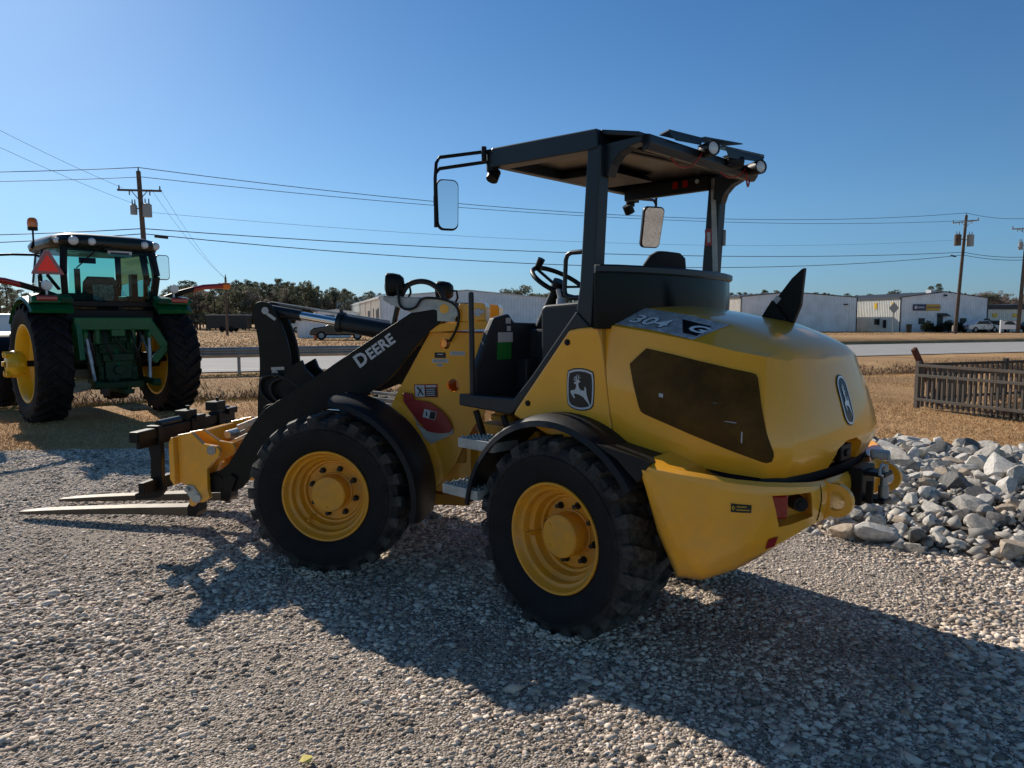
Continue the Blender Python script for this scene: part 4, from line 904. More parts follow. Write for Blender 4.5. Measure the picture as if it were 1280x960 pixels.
# --- loose gravel stones
def ico():
    bm=bmesh.new(); bmesh.ops.create_icosphere(bm,subdivisions=1,radius=1); v=np.array([x.co for x in bm.verts]); f=np.array([[q.index for q in p.verts] for p in bm.faces]); bm.free(); return v,f
IV,IF=ico()
OV=np.array([(1,0,0),(-1,0,0),(0,1,0),(0,-1,0),(0,0,1),(0,0,-1),(.62,.62,.5),(-.62,.62,-.5)],float); 
def _hull(v):
    bm=bmesh.new(); [bm.verts.new(p) for p in v]; bmesh.ops.convex_hull(bm,input=bm.verts); bmesh.ops.triangulate(bm,faces=bm.faces[:]); bm.verts.index_update(); vv=np.array([x.co for x in bm.verts]); ff=np.array([[q.index for q in f.verts] for f in bm.faces]); bm.free(); return vv,ff
OV,OF=_hull(OV)
ICO=(IV,IF)
def stones(xs,ys,rs,zbase,name,m,flat=(.22,.55),shape=None,jit=(.58,1.32)):
    IV,IF=shape or ICO; n=len(xs); k=len(IV)
    S=np.stack([rs*rng.uniform(.7,1.35,n),rs*rng.uniform(.6,1.1,n),rs*rng.uniform(*flat,n)],1)
    P=IV[None]*rng.uniform(*jit,(n,k,1))*S[:,None,:]
    a=rng.uniform(0,2*np.pi,n); t=rng.normal(0,.24,n); c,s=np.cos(a)[:,None],np.sin(a)[:,None]; ct,st=np.cos(t)[:,None],np.sin(t)[:,None]
    x,y,z=P[...,0],P[...,1],P[...,2]; y2=y*ct-z*st; z2=y*st+z*ct; X=x*c-y2*s; Y=x*s+y2*c
    V=np.stack([X+xs[:,None],Y+ys[:,None],z2+(zbase+rs*rng.uniform(.0,.3,n))[:,None]],2).reshape(-1,3)
    F=(IF[None]+(np.arange(n)*k)[:,None,None]).reshape(-1,3)
    o=np_mesh(name,V,F,m); return o
def scatter(n,y0,y1,margin,poly,pw=1.0):
    u=rng.uniform(0,1,n); y=y0+(y1-y0)*u**pw; x=rng.uniform(-1,1,n)*(.78*y+margin); ok=inside(x,y,poly); return x[ok],y[ok]
M_ST=island_mat('gravel_stone',[(0,(.14,.118,.098)),(.14,(.34,.283,.232)),(.34,(.66,.55,.445)),(.7,(.84,.71,.585)),(.88,(.93,.81,.69)),(.93,(.56,.39,.28)),(1.0,(.88,.82,.74))],nsc=1.7,lowc=.30)
x,y=scatter(130000,1.9,5.6,1.1,GRAV,.8); r=np.clip(rng.lognormal(math.log(.0080),.44,len(x)),.004,.02)
x2,y2=scatter(110000,5.4,9.6,.9,GRAV,.95); r2=np.clip(rng.lognormal(math.log(.0108),.42,len(x2)),.005,.024)
x3,y3=scatter(17000,1.9,9.4,1.1,GRAV,.8); r3=np.clip(rng.lognormal(math.log(.0155),.25,len(x3)),.010,.026)
x4,y4=scatter(1700,1.9,9.0,1.1,GRAV,.8); r4=np.clip(rng.lognormal(math.log(.024),.2,len(x4)),.018,.036)
X=np.r_[x,x2,x3,x4];Y=np.r_[y,y2,y3,y4];RR=np.r_[r,r2,r3,r4]
# coarser stones gather in loose drifts between finer worn patches
dn=np.array([noise.noise(Vector((a*.9,b*.9,5.5)))+.5*noise.noise(Vector((a*2.3,b*2.3,1.5))) for a,b in zip(X,Y)]); RR=RR*np.clip(1.05+.5*dn,.7,1.5)
pick=rng.uniform(0,1,len(X))<.62
lo=stones(X[~pick],Y[~pick],RR[~pick],0.0,'gravel_stones',M_ST); tag(lo,'loose grey crushed gravel covering the yard','gravel',kind='stuff')
lo=stones(X[pick],Y[pick],RR[pick]*1.12,0.0,'gravel_chips',M_ST,(.3,.62),(OV,OF),(.7,1.25)); tag(lo,'sharp edged gravel chips mixed into the yard surface','gravel',kind='stuff')
# stones pushed up along the tyre edges
tx=[];ty=[];tz=[];trr=[]
for o_,yaw_,ys_ in((LO,LY,(1,-1)),(FO,FY,(1,-1))):
    dx=np.array([-math.cos(yaw_),math.sin(yaw_)]); ny=np.array([-math.sin(yaw_),-math.cos(yaw_)])
    for sgn in ys_:
        n=900; a=rng.uniform(0,2*np.pi,n); ex=(.19+rng.exponential(.035,n))*np.cos(a); ey=(.20+rng.exponential(.035,n))*np.sin(a)
        px=o_.x+dx[0]*ex+ny[0]*(sgn*.595+ey); py=o_.y+dx[1]*ex+ny[1]*(sgn*.595+ey); dd=np.maximum(np.abs(ex)/.19,np.abs(ey)/.20)-1
        tx.append(px);ty.append(py);tz.append(.026*np.exp(-np.clip(dd,0,9)*5));trr.append(np.clip(rng.lognormal(math.log(.011),.35,n),.006,.022))
lo=stones(np.concatenate(tx),np.concatenate(ty),np.concatenate(trr),np.concatenate(tz),'gravel_chips',M_ST,(.4,.7),(OV,OF),(.7,1.25)); tag(lo,'gravel chips pushed up around the loader tyres','gravel',kind='stuff')
# a fallen leaf
lf=MB(); lf.add([(-0.7608,2.4423,0.018),(-0.7420,2.4235,0.026),(-0.7195,2.4272,0.022),(-0.7120,2.4497,0.030),(-0.7270,2.4760,0.019),(-0.7532,2.4685,0.027)],[(0,1,2,3,4,5)]); tag(lf.build('fallen_leaf',mat('yellow_leaf',(.62,.50,.10),.7)),'small yellow fallen leaf lying on the gravel at the front','leaf')
# --- road
def rd(c0,x): return c0+.40*x
ASPH=noise_mat('asphalt',[(.3,(.33,.318,.30)),(.7,(.43,.415,.395))],.9,rough=.9,bump=.2,bdist=.01,bscale=60,spec=.3)
def strip(name,c0,c1,z,m,x0=-260,x1=260,kind='structure'): return sheet(name,[(x0,rd(c0,x0)),(x1,rd(c0,x1)),(x1,rd(c1,x1)),(x0,rd(c1,x0))],z,m,kind)
road=strip('road',25.0,36.2,.020,ASPH)
LINE=mat('road_line_paint',(.72,.71,.68),.7,noise_amt=.1); LY_=mat('yellow_road_line_paint',(.62,.42,.06),.7)
strip('road_edge_line',25.9,26.08,.026,LINE); strip('road_edge_line',35.2,35.38,.026,LINE)
dm=MB()
for k in range(-14,16):
    x0=k*9.0; x1=x0+3.0; dm.add([(x0,rd(30.4,x0),.026),(x1,rd(30.4,x1),.026),(x1,rd(30.55,x1),.026),(x0,rd(30.55,x0),.026)],[(0,1,2,3)])
tag(dm.build('road_centre_line',LINE),kind='structure')
# --- dry grass blades
M_GR=island_mat('dry_grass_blades',[(0,(.36,.20,.085)),(.3,(.52,.315,.145)),(.6,(.64,.42,.21)),(.85,(.44,.27,.12)),(1,(.74,.56,.33))],spec=.1)
def blades(name,x,y,hgt,wid,m,zf=None):
    n=len(x); a=rng.uniform(0,2*np.pi,n); h=hgt*rng.uniform(.4,1.3,n); w=wid*rng.uniform(.6,1.4,n); le=rng.normal(0,.8,(n,2))*h[:,None]
    z=np.zeros(n) if zf is None else zf
    b=np.stack([x,y,z],1); d=np.stack([np.cos(a)*w,np.sin(a)*w,np.zeros(n)],1); t=b+np.stack([le[:,0],le[:,1],h],1)
    V=np.stack([b-d,b+d,t],1).reshape(-1,3); F=np.arange(3*n).reshape(-1,3); return np_mesh(name,V,F,m)
def gz(x,y):
    c=y-.40*x; return -.30*np.exp(-((c-19.0)/1.5)**2)-.014
NB=260000
u=rng.uniform(0,1,NB); yy=8.3+(25-8.3)*u**1.35; xx=rng.uniform(-1,1,NB)*(.80*yy+1.5); ok=(~inside(xx,yy,[(a,b-.12) for a,b in GRAV]))&(yy<24.3+.40*xx)
dens=np.array([noise.noise(Vector((a*.35,b*.35,3.1))) for a,b in zip(xx,yy)]); ok&=(dens>-.5+.25*rng.normal(0,1,NB))
xx,yy=xx[ok],yy[ok]
o=blades('dry_grass',xx,yy,.034,.005,M_GR,gz(xx,yy)); tag(o,'short dry tan lawn grass between the gravel yard and the road','grass',kind='stuff')
# greener fringe at the verge + brown weeds in the ditch
M_GG=island_mat('green_grass_blades',[(0,(.13,.14,.04)),(.5,(.24,.22,.075)),(1,(.36,.30,.13))],spec=.1)
n=9000; xx=rng.uniform(-22,-2,n); yy=rd(16.6,xx)+rng.normal(0,.45,n)+.0; xa=rng.uniform(-18,-2,4000); ya=rd(23.6,xa)+rng.normal(0,.25,4000)
xx=np.r_[xx,xa];yy=np.r_[yy,ya]; o=blades('green_grass',xx,yy,.07,.008,M_GG,gz(xx,yy)); tag(o,'thin greenish grass fringing the ditch and the road verge','grass',kind='stuff')
M_WD=island_mat('dead_weed_stalks',[(0,(.055,.035,.025)),(.5,(.13,.085,.06)),(1,(.22,.16,.12))],spec=.1)
n=26000; xx=rng.uniform(-24,22,n); yy=rd(19.0,xx)+rng.normal(0,.85,n); ok=np.array([noise.noise(Vector((a*.5,b*.5,9)))>-.25 for a,b in zip(xx,yy)]); xx,yy=xx[ok],yy[ok]
o=blades('ditch_weeds',xx,yy,.16,.012,M_WD,gz(xx,yy)); tag(o,'brown dead weeds growing along the shallow ditch','weeds',kind='stuff')
# far side field tufts
n=60000; u=rng.uniform(0,1,n); yy=36+(95-36)*u**1.5; xx=rng.uniform(-1,1,n)*.78*yy; ok=yy>37+.40*xx; xx,yy=xx[ok],yy[ok]
o=blades('far_field_grass',xx,yy,.07,.035,M_GR,np.zeros(len(xx))-.01); tag(o,'tan dry grass of the field beyond the road','grass',kind='stuff')
# raised verge beyond the road on the right
vg=MB()
xs=np.arange(10,150,4.0)
vg.loft([[(x,rd(37.0,x)+.0,-.02),(x,rd(37.25,x),.16),(x,rd(38.0,x),.30),(x,rd(46,x),.34),(x,rd(52,x),.20),(x,rd(56,x),-.02)] for x in xs]); tag(vg.build('verge',G_FIELD,smooth=60),kind='structure')
# ================================================================ LIGHT, SKY, CAMERA
AZ,EL=R_(-37.5),R_(29.5)
w=bpy.data.worlds.new('World'); scene.world=w; w.use_nodes=True; nt=w.node_tree; bg=nt.nodes['Background']
sky=nt.nodes.new('ShaderNodeTexSky'); sky.sky_type='NISHITA'; sky.sun_disc=False; sky.sun_elevation=EL; sky.sun_rotation=AZ; sky.altitude=100; sky.air_density=1.0; sky.dust_density=.28; sky.ozone_density=6
tc=nt.nodes.new('ShaderNodeTexCoord'); sp_=nt.nodes.new('ShaderNodeSeparateXYZ'); nt.links.new(tc.outputs['Generated'],sp_.inputs[0])
cr=nt.nodes.new('ShaderNodeValToRGB'); el=cr.color_ramp.elements; el[0].position=0.0; el[0].color=(.54,.70,.94,1); el[1].position=.55; el[1].color=(.74,.92,1,1)
e=el.new(.05); e.color=(.64,.80,.98,1); e=el.new(.14); e.color=(.88,.97,1,1); e=el.new(.25); e.color=(.90,.98,1,1)
nt.links.new(sp_.outputs['Z'],cr.inputs['Fac'])
mx=nt.nodes.new('ShaderNodeMix'); mx.data_type='RGBA'; mx.blend_type='MULTIPLY'; mx.inputs['Factor'].default_value=1
nt.links.new(sky.outputs[0],mx.inputs['A']); nt.links.new(cr.outputs[0],mx.inputs['B'])
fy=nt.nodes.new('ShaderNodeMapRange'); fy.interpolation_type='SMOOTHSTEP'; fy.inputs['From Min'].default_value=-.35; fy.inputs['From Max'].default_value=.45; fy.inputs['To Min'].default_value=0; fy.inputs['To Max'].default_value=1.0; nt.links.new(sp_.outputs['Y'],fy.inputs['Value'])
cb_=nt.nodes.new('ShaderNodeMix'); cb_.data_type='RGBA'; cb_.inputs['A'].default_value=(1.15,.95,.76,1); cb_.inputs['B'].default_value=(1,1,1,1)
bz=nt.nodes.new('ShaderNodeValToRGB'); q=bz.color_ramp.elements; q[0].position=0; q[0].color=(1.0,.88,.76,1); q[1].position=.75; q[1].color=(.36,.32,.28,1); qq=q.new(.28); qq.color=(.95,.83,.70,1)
bm2=nt.nodes.new('ShaderNodeVectorMath'); bm2.operation='SCALE'; bm2.inputs['Scale'].default_value=1.5; nt.links.new(sp_.outputs['Z'],bz.inputs['Fac']); nt.links.new(bz.outputs[0],bm2.inputs[0]); nt.links.new(bm2.outputs[0],cb_.inputs['A']); nt.links.new(fy.outputs[0],cb_.inputs['Factor'])  # behind the camera: sky brightened low and dimmed overhead, added for fill light
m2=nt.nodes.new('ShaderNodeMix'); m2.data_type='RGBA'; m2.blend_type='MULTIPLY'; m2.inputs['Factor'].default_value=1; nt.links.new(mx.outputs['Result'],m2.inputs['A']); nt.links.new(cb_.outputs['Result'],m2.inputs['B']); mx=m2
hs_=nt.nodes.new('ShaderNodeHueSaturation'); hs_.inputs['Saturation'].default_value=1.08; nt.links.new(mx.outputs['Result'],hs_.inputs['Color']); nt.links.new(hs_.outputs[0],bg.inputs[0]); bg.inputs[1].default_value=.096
sl=bpy.data.lights.new('sun','SUN'); sl.energy=5.0; sl.angle=R_(.53); sl.color=(1,.91,.78); so=bpy.data.objects.new('sun',sl); link(so)
sd=Vector((math.sin(AZ)*math.cos(EL),math.cos(AZ)*math.cos(EL),math.sin(EL))); so.rotation_euler=sd.to_track_quat('Z','Y').to_euler(); so.location=sd*60
cam=bpy.data.cameras.new('camera'); co_=bpy.data.objects.new('camera',cam); link(co_); co_.location=(0,0,1.5912)
cam.sensor_fit='HORIZONTAL'; cam.sensor_width=36; cam.lens=36*900/1280; cam.clip_end=5000; cam.clip_start=.05
co_.rotation_euler=(math.pi/2-math.atan(81/900),0,0); scene.camera=co_
scene.view_settings.view_transform='Standard'; scene.view_settings.look='None'; scene.view_settings.exposure=0
# ================================================================ ROCKS
def rock_mesh(seed,dims=(1,.8,.62)):
    r=random.Random(seed); bm=bmesh.new(); bmesh.ops.create_icosphere(bm,subdivisions=3,radius=1)
    planes=[]
    for _ in range(11):
        v=Vector((r.gauss(0,1),r.gauss(0,1),r.gauss(0,1))).normalized(); planes.append((v,r.uniform(.48,.80)))
    for v in bm.verts:
        p=v.co.copy()
        for n,d in planes:
            k=p.dot(n)-d
            if k>0: p-=n*k
        p*=1+.06*noise.noise(p*2.3+Vector((seed,0,0)))+.02*noise.noise(p*7+Vector((seed,3,0)))
        v.co=Vector((p.x*dims[0],p.y*dims[1],p.z*dims[2]))
    me=bpy.data.meshes.new('rock'); bm.to_mesh(me); bm.free()
    for p in me.polygons: p.use_smooth=True
    me.set_sharp_from_angle(angle=R_(17))
    return me
def rock_mat(name,c1,c2,c3):
    m=noise_mat(name,[(.3,c1),(.5,c2),(.7,c3)],4.5,rough=.85,bump=.55,bdist=.012,bscale=24,spec=.25,detail=9); return m
RM=[rock_mat('grey_rock',(.27,.25,.22),(.50,.46,.405),(.72,.675,.60)),rock_mat('pale_rock',(.40,.37,.33),(.64,.60,.54),(.84,.80,.73)),rock_mat('tan_rock',(.34,.26,.19),(.54,.43,.32),(.68,.57,.45)),rock_mat('dark_rock',(.09,.088,.085),(.16,.155,.15),(.25,.245,.235))]
RV=[]
for s in range(12):
    rr=random.Random(s*3+1); RV.append(rock_mesh(s,(1,rr.uniform(.6,.9),rr.uniform(.48,.72))))
RVM=[]
for k,me in enumerate(RV):
    for j,m in enumerate(RM):
        c=me.copy(); c.materials.append(m); RVM.append(c)
BED=[(1.95,5.55),(2.55,4.95),(3.3,4.45),(4.2,4.1),(6.5,3.9),(8.6,5.2),(7.4,7.0),(6.1,8.15),(4.9,9.1),(3.3,9.3),(2.7,8.2),(2.15,6.8)]
def bed_h(x,y):
    # low heap: highest in the middle
    d=1e9; n=len(BED)
    for i in range(n):
        ax,ay=BED[i];bx,by=BED[(i+1)%n]; t=max(0,min(1,((x-ax)*(bx-ax)+(y-ay)*(by-ay))/((bx-ax)**2+(by-ay)**2))); d=min(d,math.hypot(x-ax-t*(bx-ax),y-ay-t*(by-ay)))
    return .17*(1-math.exp(-d/.55))
mb=MB(); pts=[]; res=.16
gxx=np.arange(1.7,9.0,res); gyy=np.arange(3.6,9.6,res)
idx={}
for i,xv in enumerate(gxx):
    for j,yv in enumerate(gyy):
        ins=bool(inside(np.array([xv]),np.array([yv]),BED)[0])
        idx[i,j]=len(pts); pts.append((xv,yv,(bed_h(xv,yv) if ins else 0)-.035+.03*noise.noise(Vector((xv*4,yv*4,0)))))
fs=[]
for i in range(len(gxx)-1):
    for j in range(len(gyy)-1):
        cx,cy=gxx[i]+res/2,gyy[j]+res/2
        if inside(np.array([cx]),np.array([cy]),BED)[0]: fs.append((idx[i,j],idx[i+1,j],idx[i+1,j+1],idx[i,j+1]))
mb.add(pts,fs); tag(mb.build('rock_bed',mat('stone_dust_soil',(.17,.145,.12),.95,noise_amt=.4,nscale=12),smooth=60),kind='structure')
rr=random.Random(5); placed=[]
def put_rock(x,y,s,mi,vi,label,group,lift=.0):
    o=bpy.data.objects.new('rock',RVM[vi*4+mi]); link(o); hz=bed_h(x,y) if inside(np.array([x]),np.array([y]),BED)[0] else 0
    o.location=(x,y,hz+s*.16+lift); o.rotation_euler=(rr.gauss(0,.35),rr.gauss(0,.35),rr.uniform(0,6.28)); o.scale=(s*rr.uniform(.9,1.2),s*rr.uniform(.85,1.1),s*rr.uniform(.85,1.15)); return tag(o,label,'rock',group)
PILE='quarry rocks heaped beside the gravel yard'
KL={0:'grey angular rock in the riprap heap beside the gravel yard',1:'pale whitish angular rock in the riprap heap beside the gravel yard',2:'tan brown angular rock in the riprap heap beside the gravel yard',3:'dark grey rock low in the riprap heap beside the gravel yard'}
SPEC=[(2.02,5.52,.09,2,3,'small yellowish tan rock at the near left tip of the rock heap'),(2.62,5.02,.16,1,1,'large pale rock on the near edge of the heap below the loader tail'),(3.30,4.62,.15,2,5,'squat tan rock on the near edge of the heap, left of the biggest rocks'),(3.62,4.50,.17,2,8,'large tan rock at the right end of the near edge of the heap'),(3.98,4.42,.16,1,4,'rounded cream rock cut by the right edge of the picture'),(3.75,7.0,.22,0,2,'biggest long grey slab rock in the upper part of the heap'),(4.35,6.35,.20,1,6,'big pale wedge shaped rock standing in the middle of the heap'),(2.75,5.5,.13,0,7,'grey block near the left tip of the heap behind the yellowish rock')]
for x,y,s,mi,vi,l in SPEC: put_rock(x,y,s,mi,vi,l,None,.02); placed.append((x,y,s))
tries=0
while len(placed)<292 and tries<60000:
    tries+=1
    x=rr.uniform(1.8,6.9);y=rr.uniform(3.7,9.4)
    if abs(x)>.72*y+.25: continue
    if not inside(np.array([x]),np.array([y]),BED)[0]: continue
    s=min(.19,max(.05,rr.lognormvariate(math.log(.105),.34)))*(1 if tries<30000 else .75)
    if any((x-a)**2+(y-b)**2<((s+c)*.52)**2 for a,b,c in placed): continue
    mi=rr.choices([0,1,2,3],[42,34,13,11])[0]; put_rock(x,y,s,mi,rr.randrange(12),KL[mi],PILE+': '+['grey','pale','tan','dark'][mi]); placed.append((x,y,s))
n=9500; x=rng.uniform(1.8,8.7,n);y=rng.uniform(3.7,9.4,n); ok=inside(x,y,BED); x,y=x[ok],y[ok]
M_RS=island_mat('rubble_stone',[(0,(.15,.15,.15)),(.3,(.36,.335,.30)),(.6,(.56,.52,.46)),(.8,(.72,.675,.60)),(.92,(.46,.36,.27)),(1,(.76,.73,.70))])
o=stones(x,y,np.clip(rng.lognormal(math.log(.036),.4,len(x)),.016,.085),np.array([bed_h(a,b) for a,b in zip(x,y)])-.01,'rubble',M_RS,(.55,.85),(OV,OF),(.7,1.25)); tag(o,'small rubble filling the gaps of the rock heap','rubble',kind='stuff')
o=put_rock(11.6,19.2,.26,1,3,'lone white rock lying on the dry grass left of the metal gate',None,-.05); o.location.z=.08
for k,(x,y,s) in enumerate(((11.2,15.3,.16),(11.9,15.6,.22),(12.5,15.9,.2),(10.6,14.9,.13))):
    o=put_rock(x,y,s,1,k+2,'white rock on the grass seen through the gate bars','white rocks behind the gate'); o.location.z=.06

# ================================================================ GATE PANELS
GW=mat('weathered_grey_steel',(.17,.15,.13),.7,metal=.2,noise_amt=.3,nscale=7,dirt=(.11,.075,.05)); GD=mat('dark_weathered_steel',(.05,.043,.036),.75,noise_amt=.3); RUST=mat('rusty_steel',(.12,.035,.018),.8,noise_amt=.4,nscale=12)
def gate(p0,p1,label,m,nb,h=.80,posts=(0,)):
    P0=Vector((*p0,0)); d=Vector((p1[0]-p0[0],p1[1]-p0[1],0)); Ln=d.length; ang=math.atan2(d.y,d.x)
    g=empty('gate_panel',P0,ang,label,'gate panel')
    for z,nm in((h-.03,'top_rail'),(h-.21,'rail'),(.16,'bottom_rail')): MB().box((Ln/2,-.028,z),(Ln,.035,.05)).build(nm,m,g,bevel=.004)
    base=None
    for k in range(nb):
        x=.10+(Ln-.15)*k/(nb-1)
        if base is None: base=MB().box((0,.008,(h-.06)/2+.03),(.036,.034,h-.06)).build('bar',m,g); b=base
        else: b=bpy.data.objects.new('bar',base.data); link(b,g)
        b.location=(x,0,.012*math.sin(k*1.7)); b.rotation_euler=(0,.012*math.sin(k*2.9),0)
    for q in posts:
        MB().box((q*Ln,0,(h+.04)/2),(.075,.075,h+.04)).build('post',m,g,bevel=.004)
    return g
gate((7.30,12.90),(8.6,9.35),'long grey steel gate panel nearest the camera, with upright bars and three rails',GW,38)
gate((7.42,13.05),(13.2,15.4),'darker steel gate panel standing behind the near one at an angle',GD,44,posts=(.37,1.0))
lp=MB(); a=Vector((7.95,13.3,.0)); b=Vector((7.28,13.05,1.06)); lp.bar(a,b,.06,.10); tag(lp.build('leaning_plank',RUST,bevel=.004),'rusty steel bar leaning out over the corner of the gate panels','steel bar')
tw_=MB(); rt=random.Random(3)
for k in range(150):
    x=8.28+rt.gauss(0,.22); y=11.55+rt.gauss(0,.35); p=Vector((x,y,0)); pts=[p]; d=Vector((rt.gauss(0,.5),rt.gauss(0,.5),rt.uniform(.5,1.2)))
    for i in range(4): p=p+d*rt.uniform(.05,.11); d=d+Vector((rt.gauss(0,.5),rt.gauss(0,.5),rt.gauss(-.15,.3))); pts.append(Vector((p.x,p.y,max(.01,p.z))))
    tw_.tube(pts,[.006,.005,.004,.003,.002],n=4)
tag(tw_.build('dead_bush',mat('dead_twig',(.10,.07,.05),.9)),'tangle of dead brown twigs growing through the gate bars','dead bush')

# ================================================================ GUARDRAIL
gr=empty('guardrail',(-14.4,rd(24.3,-14.4),0),math.atan(.40),'galvanised steel guardrail along the near side of the road','guardrail')
GS=mat('galvanised_steel',(.30,.31,.315),.5,metal=.55,noise_amt=.2,nscale=3); GL=19.5
wp=[(0,.78),(-.02,.765),(-.055,.72),(-.055,.69),(-.0,.645),(.0,.615),(-.055,.57),(-.055,.54),(-.02,.49),(0,.475)]
rl=MB(); rl.loft([[(x,y-.075,z) for y,z in wp]+[(x,y-.069,z) for y,z in wp[::-1]] for x in np.linspace(-14,GL,18)],closed=True,cap=True); rl.build('rail',GS,gr,smooth=50)
pb=None
for k in range(-4,6):
    if pb is None: pb=MB().box((0,-.01,.36),(.09,.11,.74)).build('post',GS,gr,bevel=.006); o=pb
    else: o=bpy.data.objects.new('post',pb.data); link(o,gr)
    o.location=(6.88+k*3.28,0,0)

# ================================================================ POLES AND WIRES
WOOD=mat('weathered_pole_wood',(.115,.088,.068),.85,noise_amt=.3,nscale=3); WOODL=mat('pale_crossarm_wood',(.36,.32,.27),.8); TANK=mat('grey_transformer',(.30,.33,.34),.5); WIRE=mat('power_cable',(.03,.035,.045),.6)
def pole(x,y,h,lean,label,arm=None,tanks=(),r=.15,arm_m=None):
    p=empty('utility_pole',(x,y,0),0,label,'utility pole')
    s=MB(); s.cyl((0,0,0),(lean,0,h),r,r*.7,n=14); s.build('shaft',WOOD,p,smooth=40)
    if arm:
        z,L,off,tilt=arm; xx=lean*z/h
        a=MB(); a.box((xx+off,-.14,z),(L,.10,.12),rotmat('Y',tilt)); a.bar((xx+off-.5,-.14,z-.03),(xx,-.12,z-.6),.04,.04); a.bar((xx+off+.5,-.14,z-.03),(xx,-.12,z-.6),.04,.04); ao=a.build('crossarm',arm_m or WOOD,p)
        for k in range(5):
            i=MB(); q=xx+off-L/2+.1+k*(L-.2)/4; zz=z-(q-xx-off)*math.tan(tilt); up=1 if k in(0,4) else -1
            i.cyl((q,-.14,zz+.05*up),(q,-.14,zz+.30*up),.05,.035,n=8); i.build('insulator',TANK if k%2 else WOOD,ao)
    pt=MB(); pt.cyl((lean,0,h),(lean,0,h+.25),.05,.035,n=8); pt.build('top_insulator',WOOD,p)
    for tx,tz,tr,th,mm in tanks:
        t=MB(); xx=lean*tz/h+tx; t.cyl((xx,-.1,tz-th/2),(xx,-.1,tz+th/2),tr,tr,n=18); t.cyl((xx,-.1,tz+th/2),(xx,-.1,tz+th/2+.08),tr*1.04,tr*.6,n=18); t.box((lean*tz/h+tx*.45,-.05,tz+.1),(abs(tx)*.9,.08,.08)); to=t.build('transformer',mm,p,smooth=40)
        b=MB(); 
        for dx in(-tr*.4,tr*.45): b.cyl((xx+dx,-.1,tz+th/2+.05),(xx+dx,-.1,tz+th/2+.38),.045,.03,n=8)
        b.build('bushing',WOOD,to)
    return p
pole(-23.0,46,10.8,-.35,'tall utility pole with crossarm and two grey transformers behind the green tractor',(9.6,2.75,0.05,R_(1.5)),((-.42,8.4,.20,.55,TANK),(.42,8.35,.27,.75,TANK)),.19)
pole(49.1,80,12.9,.55,'utility pole with two transformers standing before the white shop',(12.2,2.9,-.1,R_(-6)),((-.75,10.2,.34,1.15,WOOD),(.62,10.15,.36,1.2,TANK)),.2,WOODL)
pole(52.9,75.5,11.7,.35,'second utility pole at the right edge of the picture',(10.9,2.2,-.6,R_(-3)),((-.6,9.1,.22,.7,TANK),),.2,WOODL)
pole(-28.0,71,5.7,0,'short bare utility pole standing in front of the left pine grove',None,(),.13)
def wire(name,p0,p1,sag,r,label,n=22):
    m=MB(); P0,P1=Vector(p0),Vector(p1); m.tube([P0.lerp(P1,t)-Vector((0,0,sag*4*t*(1-t))) for t in np.linspace(0,1,n)],r*.8,n=6); return tag(m.build(name,WIRE,smooth=60),label,'power line')
pl=lambda z:(-23.0-.35*z/11,46,z); pr=lambda z:(49.1+.55*z/12.9,79.85,z)
TOPL=(-23.35,46,11.03)
wire('power_line',TOPL,(49.65,80,13.15),1.75,.027,'topmost power line spanning from the left pole to the shop pole')
wire('power_line',(-23.15,46,10.45),(50.9,80,12.4),1.35,.024,'second power line just below the topmost one')
wire('power_line',pl(7.27),pr(8.9),1.0,.034,'upper of the two thick black lines crossing behind the loader canopy')
wire('power_line',pl(6.95),pr(8.6),1.72,.034,'lower of the two thick black lines crossing behind the loader canopy')
wire('power_line',(-23.6,46,8.35),(49.5,80,10.3),1.3,.012,'thin faint line between the two pairs of power lines')
wire('power_line',TOPL,(-58,44,11.0),.5,.027,'upper power line running left from the pole behind the tractor')
wire('power_line',(-23.15,46,10.45),(-58,43.5,10.2),.45,.022,'second power line running left from the pole behind the tractor')
wire('power_line',pl(7.27),(-58,44,7.0),.5,.034,'thick upper cable running left from the pole behind the tractor')
wire('power_line',pl(6.95),(-58,44,6.4),.6,.034,'thick lower cable running left from the pole behind the tractor')
wire('power_line',(-24.3,45.9,9.75),(-27.0,27,13.1),.35,.012,'thin upper wire slanting up to the left top of the sky')
wire('power_line',(-23.55,45.9,8.75),(-27.0,27.2,12.0),.35,.012,'thin lower wire slanting up to the left top of the sky')
wire('power_line',(-22.6,46,9.7),(-28.0,71,5.6),.5,.011,'thin wire dropping right from the crossarm to the short pole')
wire('power_line',(-22.0,46,9.65),(-27.8,71,5.3),.5,.011,'second thin wire dropping right to the short pole')
wire('power_line',(49.65,80,13.15),(53.25,75.5,11.95),.25,.027,'short top wire between the two right poles')
wire('power_line',pr(8.9),(53.1,75.4,8.0),.2,.034,'thick upper cable between the two right poles')
wire('power_line',pr(8.6),(53.1,75.4,7.7),.2,.034,'thick lower cable between the two right poles')
wire('power_line',(53.1,75.4,8.0),(78,66,7.2),.3,.034,'thick upper cable leaving the right pole out of the picture')
wire('power_line',(53.25,75.5,11.95),(80,66,11.2),.3,.027,'top wire leaving the right pole out of the picture')
for p0,lab in(((-22.4,46.65,6.82),'black splice case hanging on the lower thick cable by the left pole'),((48.0,79.25,8.44),'black splice case hanging on the lower thick cable by the shop pole')):
    m=MB(); m.cyl(Vector(p0)-Vector((.36,.17,-.03)),Vector(p0)+Vector((.36,.17,-.03)),.09,n=10); tag(m.build('splice_case',WIRE,smooth=40),lab,'cable splice')

